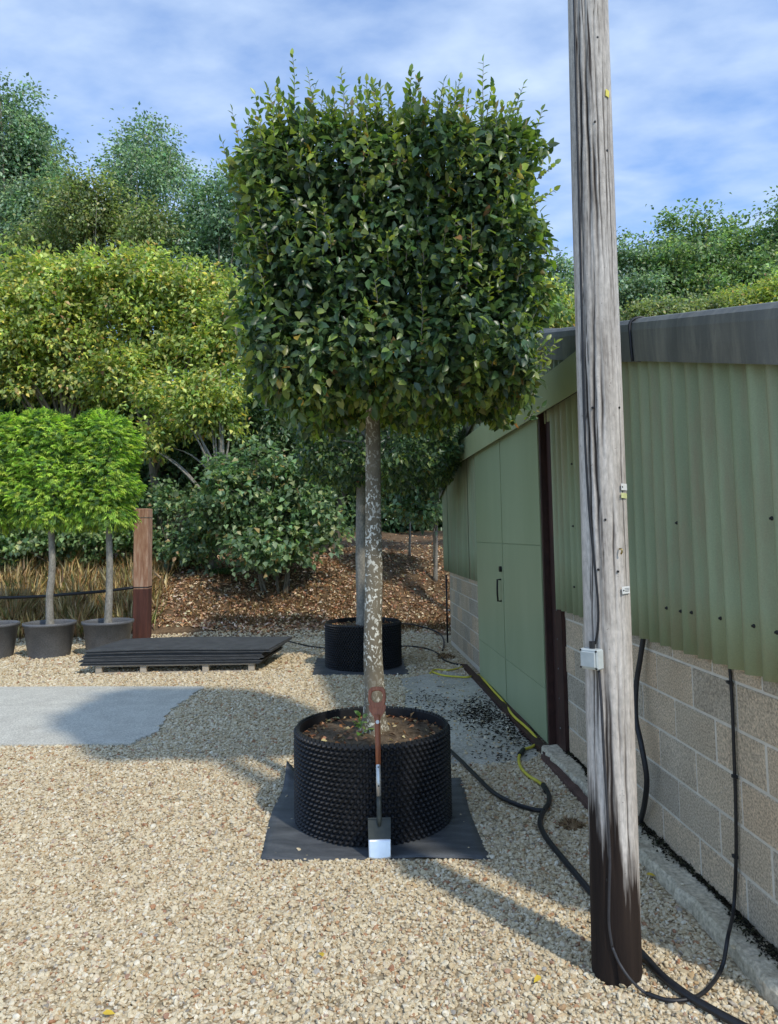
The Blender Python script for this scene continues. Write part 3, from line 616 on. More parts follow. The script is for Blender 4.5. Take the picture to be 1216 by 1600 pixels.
def box_points(n, half, p=5., faces=(1, 1, 1, 1, 1, 1)):
    hx, hy, hz = half; ar = np.array([hy*hz, hy*hz, hx*hz, hx*hz, hx*hy, hx*hy])*np.array(faces); k = rng.choice(6, n, p=ar/ar.sum()); q = rng.uniform(-1, 1, (n, 3))
    ax = k//2; q[np.arange(n), ax] = np.where(k % 2 == 0, 1, -1); s = (np.abs(q)**p).sum(1, keepdims=True)**(1/p); q = q/s
    nn = unit(np.sign(q)*np.abs(q)**(p-1)/np.array(half)); return q*np.array(half), nn
G_DARK = [(.038, .068, .030), (.052, .090, .036), (.075, .120, .040), (.125, .170, .044), (.21, .25, .055), (.22, .13, .05)]
def box_crown(n, half, c, wts, lf=.062, depth=.10, p=7.):
    q, nn = box_points(n, half, p); lump = .06*np.sin(q[:, 0:1]*9+q[:, 2:3]*7)+.055*np.sin(q[:, 1:2]*8-q[:, 2:3]*11+2)+.055*np.sin(q[:, 0:1]*19-q[:, 2:3]*15)*np.sin(q[:, 2:3]*21+q[:, 0:1]*6)
    d = rng.exponential(depth, (n, 1)).clip(0, .5); P = q-nn*d+nn*lump*.8+rng.normal(0, .02, (n, 3))+c
    up = np.array([[0, 0, 1.]]); T = nn*.6-up*.42+rng.normal(0, .72, (n, 3)); T = np.where(nn[:, 2:3] > .6, nn*.6+rng.normal(0, .6, (n, 3)), T); N = nn*.5+up*.65+rng.normal(0, .52, (n, 3))
    L = rng.uniform(lf*.7, lf*1.35, n); col = pal(G_DARK, wts, n); return P, T, N, L, col, d[:, 0]
n = 34000
P, T, N, L, col, dep = box_crown(n, HALF, CC, [4, 5, 3.2, 1.5, .5, .10], .066)
edge = (np.abs((P-CC)/HALF)**5)[:, [0, 2]].max(1) > .55
yl = pal([(.12, .18, .034), (.20, .24, .045), (.17, .17, .05), (.080, .13, .030)], [3, 2, 1, 3], n); m_ = edge & (rng.random(n) < .5) & (dep < .08); col[m_] = yl[m_]  # outer leaves yellower: new growth, plus sunlight put into the leaf colour
hs = np.sin(P[:, 0]*23+2*np.sin(P[:, 2]*11))*np.sin(P[:, 2]*27+P[:, 0]*9+P[:, 1]*13)   # sprigs of paler new growth
m_ = (hs > .52) & (dep < .07) & (rng.random(n) < .8); col[m_] = pal([(.15, .20, .045), (.22, .27, .055), (.11, .16, .04)], [3, 2, 2], int(m_.sum()))
m_ = rng.random(n) < .004; col[m_] = pal([(.42, .30, .05), (.30, .15, .05)], [1, 1], int(m_.sum()))
# twigs that outgrow the clipped shape, with alternate lighter leaves
tw = MB(); SP, ST, SN, SL = [], [], [], []
def shoot(base, dirn, length, lsize=.066):
    d = Vector(dirn).normalized(); pts = [Vector(base)]; k = max(3, int(length/.07)); side = d.cross(Vector((random.uniform(-1, 1), random.uniform(-1, 1), .2))).normalized()
    for i in range(k):
        d = (d+Vector((random.uniform(-.09, .09), random.uniform(-.09, .09), random.uniform(-.02, .09)))).normalized(); pts.append(pts[-1]+d*length/k)
    tw.tube(pts, list(np.linspace(.0042, .0014, len(pts))), 5)
    m = int(length/.028)+3
    for i in range(m):
        t = (i+.4)/m*(len(pts)-1); j = min(int(t), len(pts)-2); q = pts[j].lerp(pts[j+1], t-j); s = side*(1 if i % 2 else -1)
        ld = d*.75+s*.8+Vector((random.uniform(-.3, .3), random.uniform(-.3, .3), random.uniform(-.25, .25))); SP.append(q); ST.append(ld); SN.append(d*.5-ld.normalized()*.2+Vector((random.uniform(-.5, .5), random.uniform(-.6, .2), random.uniform(.1, .6)))); SL.append(lsize*random.uniform(.65, 1.15)*(1.1-.45*i/m))
    SP.append(pts[-1]); ST.append(d+Vector((random.uniform(-.3, .3),)*3)); SN.append(side+Vector((0, -.5, .3))); SL.append(lsize*.8)
for px, pyt, pyb, dpt in ((458, 92, 215, 4.7), (486, 108, 205, 4.75), (402, 150, 230, 4.6), (532, 122, 200, 4.7), (560, 128, 200, 4.9), (640, 112, 190, 4.75), (655, 120, 190, 4.9), (712, 140, 200, 4.7), (770, 102, 210, 4.8), (785, 165, 215, 4.6), (838, 175, 250, 4.75), (610, 142, 200, 4.6), (585, 135, 200, 4.6), (430, 178, 240, 4.6), (365, 178, 270, 4.7), (350, 225, 290, 4.7), (690, 150, 210, 4.5), (810, 180, 240, 4.55), (515, 150, 210, 4.5), (740, 155, 215, 5.0)):
    top = D(px, pyt, dpt)-T1; bot = D(px+random.uniform(-6, 6)-(px-600)*.07, pyb, dpt)-T1; shoot(bot, top-bot, (top-bot).length, .074)
q, nn = box_points(540, HALF, 7., (.9, .9, .2, 1.7, 4.6, .05))
for a, b in zip(q, nn):
    up = Vector((0, 0, 1)); v = Vector(b)*.55+up*.75 if b[2] < .6 else Vector(b)+Vector((random.uniform(-.35, .35), random.uniform(-.35, .35), 0)); base = Vector(a+CC)-Vector(b)*.06; shoot(base, v, random.uniform(.10, .30) if b[2] > .5 else random.uniform(.10, .20))
for px, py in ((865, 262), (862, 300), (860, 552), (850, 575), (866, 540), (345, 268), (372, 330), (372, 500), (376, 560), (845, 640), (852, 420), (856, 480), (846, 345)):
    b = D(px-(26 if px > 600 else -26), py+18, 4.6)-T1; e = D(px, py, 4.55)-T1; shoot(b, e-b, (e-b).length*1.15)
tw_o = link('twigs', tw.mesh('twigs'), 'bark_smooth', TR); tw_o['kind'] = 'stuff'
SPn, STn, SNn, SLn = (np.array([tuple(k) for k in a]) for a in (SP, ST, SN)) if False else (np.array([tuple(k) for k in SP]), np.array([tuple(k) for k in ST]), np.array([tuple(k) for k in SN]), np.array(SL))
scol = pal([(.10, .155, .036), (.17, .22, .042), (.25, .29, .055), (.075, .115, .03), (.20, .15, .05)], [3, 3.5, 2.4, 2, .5], len(SPn), .14)
# the 300 leaves that show largest are objects; every other leaf is part of one foliage mesh
vis = np.where((dep < .03) & (N[:, 1] < -.15))[0]; pick = rng.choice(vis, 150, replace=False); keep = np.ones(n, bool); keep[pick] = False
sk = rng.choice(np.where((SPn[:, 2] > 3.75) | (SPn[:, 1] < -.6))[0], 150, replace=False); skeep = np.ones(len(SPn), bool); skeep[sk] = False
PP = np.concatenate([P[keep], SPn[skeep]]); TT = np.concatenate([T[keep], STn[skeep]]); NN = np.concatenate([N[keep], SNn[skeep]]); LL = np.concatenate([L[keep], SLn[skeep]]); CL = np.concatenate([col[keep], scol[skeep]])
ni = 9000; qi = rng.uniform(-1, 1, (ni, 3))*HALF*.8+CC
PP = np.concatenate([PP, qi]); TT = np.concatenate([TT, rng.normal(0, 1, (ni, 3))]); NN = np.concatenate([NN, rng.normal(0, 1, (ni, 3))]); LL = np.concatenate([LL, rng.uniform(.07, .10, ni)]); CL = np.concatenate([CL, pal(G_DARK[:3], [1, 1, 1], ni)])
crown = link('crown', leaf_mesh('crown', PP, TT, NN, LL, LL*rng.uniform(.48, .62, len(LL)), CL, True), 'leaf_gloss', TR); crown['kind'] = 'stuff'
lv = []
for c_ in pal([(.03, .058, .023), (.045, .08, .027), (.07, .115, .03), (.12, .17, .036), (.19, .23, .045), (.36, .26, .05)], [1]*6, 24, .05).tolist()+[(.022, .05, .022), (.03, .066, .026), (.045, .085, .03), (.40, .29, .05)]:
    lv.append(leaf_mesh('leaf', np.zeros((1, 3)), np.array([[1., 0, 0]]), np.array([[0, 0, 1.]]), 1., .6, np.array([c_]), True)); lv[-1].materials.append(MT['leaf_gloss'])
lumi = np.array([np.array(m.attributes['tint'].data[0].color[:3]) for m in lv])
def leaf_obj(p, t, nrm, l, c_, par, scl=1.):
    t = Vector(t).normalized(); b = t.cross(Vector(nrm)).normalized(); nv = b.cross(t); me = lv[int(np.argmin(((lumi-np.array(c_))**2).sum(1)))]
    o = link('leaf', me, None, par); o.matrix_local = Matrix(((t.x*l, -b.x*l, nv.x*l, p[0]), (t.y*l, -b.y*l, nv.y*l, p[1]), (t.z*l, -b.z*l, nv.z*l, p[2]), (0, 0, 0, 1)))
for i in pick: leaf_obj(P[i]-0, T[i], N[i], L[i]*1.08, col[i], crown)
for i in sk: leaf_obj(SPn[i], STn[i], SNn[i], SLn[i], scol[i], crown)
# basal shoot at the foot of the stem
k = 26; Pb = np.stack([rng.normal(-.075, .022, k), rng.normal(-.10, .02, k), rng.uniform(.0, .17, k)], 1)
o = link('basal_shoot', leaf_mesh('basal_shoot', Pb, np.array([[0, -.3, .5]])+rng.normal(0, .5, (k, 3)), np.array([[0, -.5, 1.]])+rng.normal(0, .4, (k, 3)), rng.uniform(.03, .06, k), .025, pal([(.16, .24, .05), (.10, .17, .04)], [1, 1], k), True), 'leaf_gloss', TR); o['kind'] = 'stuff'

# rear box-head tree
T2 = POT2+Vector((.0, .0, .56))
TR2 = empty('hornbeam_tree', T2, 'rear clear-stemmed tree in dimpled pot, its dark head half hidden behind the front tree', 'tree', 'clear-stemmed trees with clipped box heads')
TR2.location = T2
link('trunk', MB().tube(spline([(0, 0, -.05), (0, 0, .05), (.0, 0, .3), (-.01, 0, 1.), (-.0, 0, 2.), (.02, 0, 2.6), (.03, 0, 3.6)], 5), list(np.interp(np.linspace(0, 6, 31), np.arange(7), [.13, .11, .095, .09, .075, .06, .015])), 18).mesh('trunk', True), 'bark_smooth', TR2)
link('branch', limbs(2.1, (.25, 0, 3.05), (1.15, 1., .9), 24, .02, 18).mesh('branch', True), 'bark_smooth', TR2)['kind'] = 'stuff'
P, T, N, L, col, dep = box_crown(15000, np.array([1.25, 1.05, .95]), np.array([.30, 0, 3.05]), [3, 5, 4, 2, .4, .05], .085, .12, 4.)
link('crown', leaf_mesh('crown', P, T, N, L, L*.6, col), 'leaf_gloss', TR2)['kind'] = 'stuff'

# ------------------------------------------------------------------ spade
S0 = Vector((-.09, 4.50, .0)); S1 = D(589, 1073, 4.775); SD = (S1-S0).normalized(); SLN = (S1-S0).length
SPD = empty('spade', S0, 'long-handled border spade with wooden grip leaning on the big dimpled pot', 'spade')
tilt = math.acos(SD.z); lean = math.atan2(SD.x, SD.z)
SPD.rotation_euler = (-math.asin(SD.y), math.asin(SD.x), 0)
k = SLN/1.02
def zc(v): return v*k
# blade: curved sheet with a rounded cutting edge, painted shoulder and bright lower half
def blade(za, zb, edge):
    mb = MB(); nx, nz = 12, 8; V = []; F = []
    for j in range(nz+1):
        for i in range(nx+1):
            s = i/nx*2-1; t = j/nz; wd = .069-.004*(1-(za+(zb-za)*t)/.235)
            zz = za+(zb-za)*t
            if edge: zz = zz+(1-t)*(.012*s*s)
            V.append((s*wd, .010*(1-s*s)+.0, zz))
    m = (nx+1)*(nz+1); V += [(x, y+.0022, z) for x, y, z in V]
    for j in range(nz):
        for i in range(nx):
            q = j*(nx+1)+i; F += [(q, q+1, q+nx+2, q+nx+1), (m+q, m+q+nx+1, m+q+nx+2, m+q+1)]
    for i in range(nx): F += [(i, m+i, m+i+1, i+1), (nz*(nx+1)+i, nz*(nx+1)+i+1, m+nz*(nx+1)+i+1, m+nz*(nx+1)+i)]
    for j in range(nz): q = j*(nx+1); F += [(q, q+nx+1, m+q+nx+1, m+q), (q+nx, m+q+nx, m+q+2*nx+1, q+2*nx+1)]
    return mb.add(V, F)
link('blade_edge', blade(0, zc(.118), True).mesh('blade_edge', True), 'spade_steel', SPD)
link('blade', blade(zc(.118), zc(.235), False).box(-.069, .069, -.004, .012, zc(.233), zc(.239)).mesh('blade'), 'spade_paint', SPD)
link('socket', MB().tube([(0, .004, zc(.19)), (0, .000, zc(.24)), (0, -.003, zc(.30)), (0, -.003, zc(.36))], [.008, .016, .015, .016], 14).mesh('socket', True), 'spade_paint', SPD)
st = link('strap', MB().tube([(0, -.003, zc(.355)), (0, -.004, zc(.45)), (0, -.004, zc(.545)), (0, -.004, zc(.56))], [.0155, .0165, .0160, .010], 14).mesh('strap', True), 'spade_strap', SPD)
for z in (.42, .53): link('rivet', MB().tube([(0, -.018, zc(z)), (0, -.0235, zc(z))], .005, 8).mesh('rivet'), 'black_steel', st)
link('shaft', MB().tube([(0, -.003, zc(.54)), (0, -.003, zc(.68)), (0, -.003, zc(.80)), (0, -.003, zc(.845))], [.0165, .0175, .018, .024], 16).mesh('shaft', True), 'spade_wood', SPD)
# D grip: outline ring extruded, with an oval hole
def grip():
    n = 48; out = []; inn = []; cz = .955
    for i in range(n):
        a = 2*PI*i/n; x = math.cos(a); z = math.sin(a)
        ex = .056*np.sign(x)*abs(x)**.62; ez = (1.02-cz)*abs(z)**.55 if z > 0 else -(cz-.885)*abs(z)**.9
        wv = 1. if z > -.2 else 1.
        out.append((ex, ez+cz)); inn.append((.036*np.sign(x)*abs(x)**.8, (.975-.938)*np.sign(z)*abs(z)**(.7 if z > 0 else .95)+.958))
    # taper the lower outline into the shaft
    out = [(x if z > .90 else x, z) for x, z in out]
    V = []; F = []
    for y, ins in ((-.0165, .004), (-.011, 0), (.009, 0), (.0145, .004)):
        V += [(x*(1-ins/.05), y, zc(z-(z-cz)*ins/.07)) for x, z in out]+[(x*(1+ins/.05), y, zc(z+(z-.958)*ins/.05)) for x, z in inn]
    L_ = 2*n
    for i in range(n):
        j = (i+1) % n
        F += [(i, n+i, n+j, j), (3*L_+i, 3*L_+j, 3*L_+n+j, 3*L_+n+i)]
        for l in range(3): F += [(l*L_+i, l*L_+j, (l+1)*L_+j, (l+1)*L_+i), (l*L_+n+i, (l+1)*L_+n+i, (l+1)*L_+n+j, l*L_+n+j)]
    return MB().add(V, F)
gp = link('grip', grip().mesh('grip', False), 'spade_wood', SPD)
link('grip_neck', MB().add(*(lambda pr: ([(s*x, y, zc(z)) for z, x in pr for s, y in ((-1, -.0155), (1, -.0155), (1, .0135), (-1, .0135))], [(i*4+j, i*4+(j+1) % 4, (i+1)*4+(j+1) % 4, (i+1)*4+j) for i in range(len(pr)-1) for j in range(4)]+[(3, 2, 1, 0), tuple(len(pr)*4-4+j for j in range(4))]))([(.815, .019), (.835, .026), (.852, .038), (.868, .049), (.885, .0535), (.905, .0555)])).mesh('grip_neck'), 'spade_wood', SPD)
link('badge', MB().tube([(0, -.0205, zc(.80)), (0, -.0225, zc(.80))], .0115, 16).mesh('badge'), 'white_plastic', SPD)

# ------------------------------------------------------------------ hoses on the ground
def hose(name, px, r, mat, label, cat='hose', group=None, z=None, per=10):
    P = [G(x, y, r+(.012 if len(q) < 1 else q[0])) for x, y, *q in px] if False else [G(q[0], q[1], r+(q[2] if len(q) > 2 else .012)) for q in px]
    return tag(link(name, MB().tube(spline(P, per), r, 10).mesh(name, True), mat), label, cat, group)
hose('garden_hose', [(672, 1052), (680, 1046), (700, 1047), (720, 1043), (724, 1038)], .011, 'hose_yellow', 'loose yellow hose loop at the far end of the concrete apron', per=8)
hose('garden_hose', [(676, 1050), (692, 1055), (710, 1057), (730, 1058), (748, 1055), (757, 1063, .05), (772, 1080, .05), (784, 1093, .04), (791, 1102, .02), (802, 1118, .05), (820, 1134, .05), (833, 1147, .04), (840, 1158, .02), (833, 1166), (818, 1172), (811, 1184), (814, 1199), (826, 1212), (842, 1222), (852, 1231)], .0125, 'hose_yellow', 'bright yellow hose running from the ramp plates to a black hose')
hose('supply_hose', [(852, 1230), (858, 1243), (857, 1256), (848, 1270), (844, 1287), (852, 1306), (866, 1325), (884, 1347), (905, 1372), (926, 1397), (950, 1425), (985, 1470), (1010, 1498), (1035, 1525), (1060, 1545), (1085, 1562), (1120, 1582), (1165, 1606), (1230, 1640)], .0175, 'hose_black', 'thick black hose joined to the yellow one and passing behind the pole foot')
hose('supply_hose', [(690, 1160), (703, 1172), (722, 1190), (745, 1213), (770, 1237), (800, 1254), (830, 1264), (852, 1267, .02)], .0155, 'hose_black', 'black hose from the big dimpled pot to the thick hose')
hose('irrigation_pipe', [(618, 974, .5), (640, 975, .3), (662, 980, .16), (682, 987, .08), (692, 996, .03), (694, 1006), (692, 1016)], .014, 'hose_black', 'black irrigation pipe arching from the rear pot rim to the ground', 'pipe')
hose('irrigation_pipe', [(620, 1010), (645, 1010), (668, 1014), (684, 1021), (694, 1031), (710, 1037), (726, 1039)], .013, 'hose_black', 'black pipe on the gravel between the rear pot and shed', 'pipe')
hose('irrigation_pipe', [(330, 996), (390, 992), (430, 997), (455, 1003), (480, 1009), (509, 1013)], .013, 'hose_black', 'black pipe on the gravel from behind the mat stack to the rear pot', 'pipe')
fit = tag(link('hose_coupling', MB().tube([G(849, 1227, .024), G(855, 1237, .026)], .021, 10).mesh('hose_coupling'), 'black_plastic'), 'black coupling where the yellow hose meets the black one', 'coupling')
hc = tag(link('hose_coupling', MB().tube([G(818, 1171, .03), G(812, 1179, .03)], .02, 10).mesh('hose_coupling'), 'black_plastic'), 'small dark coupling on a bend of the yellow hose', 'coupling')
# steel ramp plates
for px, lab in (([(742, 1056), (752, 1058), (781, 1091), (766, 1091)], 'small rusty steel ramp plate by the far end of the shed doors'), ([(785, 1105), (797, 1105), (834, 1152), (818, 1153)], 'larger rusty steel ramp plate before the near end of the doors')):
    q = [G(*p) for p in px]; c = sum(q, Vector())/4; V = [(p.x-c.x, p.y-c.y, (.014 if i in (0, 3) else .055)) for i, p in enumerate(q)]; V += [(x, y, z-.010) for x, y, z in V]
    tag(link('ramp_plate', MB().add(V, [(0, 1, 2, 3), (7, 6, 5, 4), (0, 4, 5, 1), (1, 5, 6, 2), (2, 6, 7, 3), (3, 7, 4, 0)]).mesh('ramp_plate'), 'rust_plate', None, c), lab, 'ramp plate', 'steel ramp plates')
# dry clod of grass roots by the pole, another near the far corner
for px, r, lab in (((892, 1292), .065, 'small brown clod of dried grass on gravel beside the pole'), ((697, 1029), .10, 'earthy clod by the pipe near the far shed corner')):
    c = G(*px); n = 420; d = unit(rng.standard_normal((n, 3)))*np.array([1.2, 1, .55]); d[:, 2] = np.abs(d[:, 2]); P = d*r*rng.uniform(.4, 1, (n, 1))
    mb = MB().lathe([(r*1.15, -.005), (r*1.05, r*.25), (r*.6, r*.48), (0, r*.52)], n=14); mb.v = [(x*(1+.12*math.sin(9*z/r+5*x/r)), y*(1+.12*math.cos(7*x/r)), z) for x, y, z in mb.v]
    e = empty('root_clod', c, lab, 'clod'); link('clump', mb.mesh('clump', True), 'straw', e)
    o = link('dry_blades', leaf_mesh('dry_blades', P, d+rng.normal(0, .7, (n, 3)), rng.standard_normal((n, 3)), rng.uniform(r*.3, r*.9, n), r*.07, pal([(.30, .20, .10), (.42, .30, .16), (.14, .09, .05)], [2, 2, 2], n)), 'dry', e); o['kind'] = 'stuff'

# ------------------------------------------------------------------ pallet and stack of ground-protection mats
PAL = G(275, 1052); pl = empty('pallet', PAL, 'low wooden pallet carrying a stack of black rubber mats', 'pallet')
x0, x1 = G(156, 1052).x-PAL.x, G(394, 1052).x-PAL.x; y0 = 0.; y1 = 1.05
for i, x in enumerate(np.interp([158, 226, 321, 391], [156, 394], [x0, x1])):
    for yy in (y0, y0+.46, y0+.95): link('block', MB().box(x-.045, x+.045, yy, yy+.10, .022, .105, .003).mesh('block'), 'pallet_wood', pl)
for yy in (y0+.0, y0+.46, y0+.95): link('bottom_board', MB().box(x0-.02, x1+.02, yy-.004, yy+.104, .002, .021, .002).mesh('bottom_board'), 'pallet_wood', pl)
for yy in (0, .16, .34, .5, .68, .84, .96): link('top_board', MB().box(x0-.02, x1+.02, yy-.005, yy+.095, .106, .124, .002).mesh('top_board'), 'pallet_wood', pl)
NM = 13; th_ = .0165; rm = random.Random(3)
for i in range(NM):
    z = .126+i*th_; top = i == NM-1; sx, sy = rm.uniform(-.05, .05), rm.uniform(-.03, .03)
    if i > 8: sx += .05
    A, B = -1.34+sx, 1.22+sx*.7+(.10 if i > 9 else 0); ya, yb = -.035+sy*.6, 1.20+sy
    nx = 26; V = []; F = []
    for a in range(nx+1):
        s = a/nx; x = A+(B-A)*s; bow = .020*math.sin(PI*min(1, s*1.25))*(i/NM)**1.5-.004*s*i/NM
        for y in (ya, yb):
            for zz in (0, th_-.0035): V.append((x+(.16 if y == yb else 0)*(1 if top else .8), y, z+bow+zz))
    for a in range(nx):
        o_ = a*4; F += [(o_, o_+4, o_+5, o_+1), (o_+2, o_+3, o_+7, o_+6), (o_+1, o_+5, o_+7, o_+3), (o_, o_+2, o_+6, o_+4)]
    F += [(0, 1, 3, 2), (nx*4, nx*4+2, nx*4+3, nx*4+1)]
    if top: lab = 'topmost black mat of the stack on the pallet, its whole ribbed face showing'
    elif i == 0: lab = 'lowest black mat of the stack, lying right on the pallet'
    else: lab = 'black rubber mat, '+['second', 'third', 'fourth', 'fifth', 'sixth', 'seventh', 'eighth', 'ninth', 'tenth', 'eleventh', 'twelfth'][i-1]+' from the bottom of the stack on the pallet'
    o = tag(link('rubber_mat', MB().add(V, F).mesh('rubber_mat'), 'rubber', None, PAL), lab, 'mat', 'stacked black mats')

# ------------------------------------------------------------------ left row: potted conifers with clipped heads
def pot_mesh():
    return MB().lathe([(.315, 0), (.325, .02), (.392, .505), (.415, .51), (.418, .555), (.400, .558), (.388, .52), (.382, .46)], n=48, cap=False).mesh('pot_body', True)
potm = pot_mesh(); psoil = soil_disc(.384, .465, 'soil')
CON = [(155, 1028, .50, -.16, 'potted conifer with square clipped bright green head, the one beside the brown post'), (61, 1031, .46, -.10, 'potted conifer with clipped bright green head, second from the brown post'), (-32, 1033, .46, -.10, 'potted conifer with clipped bright green head, third from the brown post')]
POTL = ['tapered dark grey pot partly behind the mat stack', 'tapered dark grey pot, second from the brown post', 'tapered dark grey pot, third from the brown post']
for i, (px, py, hw, offx, lab) in enumerate(CON):
    c = G(px, py)+Vector((0, .36, 0)); p_ = empty('plant_pot', c+Vector((0, 0, .005)), POTL[i], 'pot', 'tapered grey pots in a row')
    link('pot_body', potm, 'grey_plastic', p_); link('soil', psoil, 'soil', p_)
    t_ = empty('conifer_tree', c+Vector((0, 0, .47)), lab, 'tree', 'clipped conifers in grey pots')
    zb = D(px, 818, c.y).z-c.z-.47; zt = D(px, 652, c.y).z-c.z-.47; zt += .02 if i == 1 else 0
    q = random.Random(i); pts = [(0, 0, -.03), (.0, 0, .1), (q.uniform(-.02, .02), 0, .5), (q.uniform(-.03, .03), 0, 1.0), (-.01, 0, zb), (0, 0, (zb+zt)/2), (0, 0, zt-.15)]
    link('trunk', MB().tube(spline(pts, 5), list(np.interp(np.linspace(0, 6, 31), np.arange(7), [.085, .066, .058, .054, .05, .04, .01])), 12).mesh('trunk', True), 'bark_smooth', t_)
    half = np.array([hw, .52, (zt-zb)/2]); cc = np.array([offx, 0, (zt+zb)/2]); n = 6000
    Pq, nn = box_points(n, half, 5.); lump = .06*np.sin(Pq[:, 0:1]*8+Pq[:, 2:3]*9+i)+.05*np.sin(Pq[:, 1:2]*9-Pq[:, 2:3]*13); d = rng.exponential(.06, (n, 1)).clip(0, .35); Pq = Pq-nn*d+nn*lump+cc
    # each spray: a drooping flattened frond of narrow leaflets
    tipd = unit(nn*1.0+np.array([[0, 0, .12]])+rng.normal(0, .42, (n, 3))); nv = unit(nn*.35+np.array([[0, 0, 1.]])+rng.normal(0, .3, (n, 3))); sd = unit(np.cross(tipd, nv)); fl = rng.uniform(.08, .16, n)[:, None]
    PP, TT, NN, LL, CL = [], [], [], [], []
    cc_ = pal([(.15, .25, .035), (.23, .34, .045), (.31, .41, .07), (.07, .14, .03), (.03, .07, .02)], [3, 3, 1.8, 2.6, 2], n, .12)
    for k, (s, side) in enumerate(((.0, 0), (.15, 1), (.15, -1), (.38, 1), (.38, -1), (.6, 1), (.6, -1), (.62, 0))):
        base = Pq+tipd*fl*s-np.array([[0, 0, 1.]])*fl*.35*s*s; PP.append(base); TT.append(tipd*(.8 if side else 1)+sd*side*.75-np.array([[0, 0, .45*s+.1]])+rng.normal(0, .08, (n, 3))); NN.append(nv); LL.append(fl[:, 0]*(.62-.35*s) if side else fl[:, 0]*.5); CL.append(cc_*(1+.25*s))
    PP, TT, NN, LL, CL = (np.concatenate(a) for a in (PP, TT, NN, LL, CL))
    link('crown', leaf_mesh('crown', PP, TT, NN, LL, LL*.21, CL, fold=.1, curl=.35), 'frond', t_)['kind'] = 'stuff'

# ------------------------------------------------------------------ timber post, trellis wire and pipe
PS = G(222, 1004); po = empty('timber_post', PS, 'square brown timber post with a dark stained lower half behind mats', 'post')
hp = D(222, 795, PS.y).z; link('post_shaft', MB().box(-.135, .135, -.135, .135, -.05, hp, .012).mesh('post_shaft'), 'post_wood', po)
wz = D(222, 809, PS.y).z; link('wire_loop', MB().box(-.139, .139, -.139, .139, wz-.006, wz+.006).mesh('wire_loop'), 'wire', po)
wz2 = D(222, 917, PS.y).z; link('strap', MB().box(-.1385, .1385, -.1385, .1385, wz2-.010, wz2+.010).mesh('strap'), 'hose_black', po)
tag(link('trellis_wire', MB().tube([PS+Vector((-.13, -.05, wz)), D(100, 812, 13.9), D(0, 813, 14.0), D(-120, 814, 14.2)], .006, 6).mesh('trellis_wire'), 'wire'), 'thin wire stretched from near the top of the brown post', 'wire')
tag(link('trellis_pipe', MB().tube(spline([PS+Vector((-.12, -.14, wz2)), D(160, 924, 13.6), D(100, 929, 13.6), D(60, 932, 13.7), D(0, 934, 13.7), D(-140, 935, 13.8)], 6), .028, 8).mesh('trellis_pipe', True), 'hose_black'), 'black pipe running level from the middle of the brown post', 'pipe')

# ------------------------------------------------------------------ trees and shrubs on and beyond the bank
PAL_YG = ([(0.175, 0.237, 0.057), (0.268, 0.320, 0.073), (0.371, 0.393, 0.092), (0.475, 0.413, 0.083), (0.114, 0.175, 0.051), (0.330, 0.206, 0.083)], [4, 4, 2.2, .8, 3, .25])
PAL_MID = ([(0.103, 0.170, 0.064), (0.148, 0.227, 0.079), (0.205, 0.285, 0.103), (0.068, 0.118, 0.049), (0.273, 0.319, 0.114)], [4, 4, 2, 3, .7])
PAL_OLIVE = ([(0.155, 0.199, 0.070), (0.211, 0.255, 0.088), (0.099, 0.137, 0.057), (0.265, 0.265, 0.099)], [4, 3, 3, 1])
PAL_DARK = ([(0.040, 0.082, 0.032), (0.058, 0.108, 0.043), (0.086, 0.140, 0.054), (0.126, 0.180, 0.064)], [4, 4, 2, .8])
PAL_HAZEL = ([(0.108, 0.176, 0.074), (0.156, 0.234, 0.098), (0.069, 0.117, 0.051), (0.254, 0.293, 0.108), (0.312, 0.234, 0.098)], [4, 3, 3, 1, .3])
PAL_GREY = ([(0.119, 0.189, 0.100), (0.170, 0.248, 0.138), (0.236, 0.319, 0.177), (0.081, 0.130, 0.070)], [4, 4, 2, 3])
def crown_leaves(blobs, dens_, lf, rc, droop=.35, shell=.55):
    PP, TT, NN, LL = [], [], [], []
    for c, r in blobs:
        c = np.array(c); r = np.array(r); area = 4*PI*((r[0]*r[1])**1.6/3+(r[0]*r[2])**1.6/3+(r[1]*r[2])**1.6/3)**(1/1.6)
        dens = dens_*5.0; lf_ = lf*1.12; ncl = max(8, int(area/(rc*rc)*1.3)); d = unit(rng.standard_normal((ncl, 3))); ph = rng.uniform(0, 6, 6); lum = .27*np.sin(4.2*d[:, 0]+ph[0]+2*np.sin(3*d[:, 2]+ph[1]))+.20*np.sin(6*d[:, 2]+ph[2]+3*d[:, 1])+.10*np.sin(11*d[:, 0]-8*d[:, 2]+ph[3]); f = rng.uniform(shell, 1.03, (ncl, 1))*(1+lum[:, None]); f = np.where(rng.random((ncl, 1)) < .11, f*rng.uniform(1.1, 1.3, (ncl, 1)), f); cl = c+d*r*f; k = max(6, int(dens*area/ncl))
        szc = rng.uniform(.6, 1.35, (ncl, 1, 1)); off = rng.standard_normal((ncl, k, 3))*np.array([1, 1, .55])*rc*.55*szc; P = (cl[:, None]+off).reshape(-1, 3)
        m = len(P); out = np.repeat(d, k, 0); T = out*.5+unit(off.reshape(-1, 3)+1e-4)*.5+rng.normal(0, .6, (m, 3))-np.array([[0, 0, droop]]); N = np.array([[0, 0, .9]])+out*.5+rng.normal(0, .45, (m, 3))
        PP.append(P); TT.append(T); NN.append(N); LL.append(rng.uniform(.7, 1.3, m)*lf_)
    return (np.concatenate(a) for a in (PP, TT, NN, LL))
LEAFCOUNT = 0
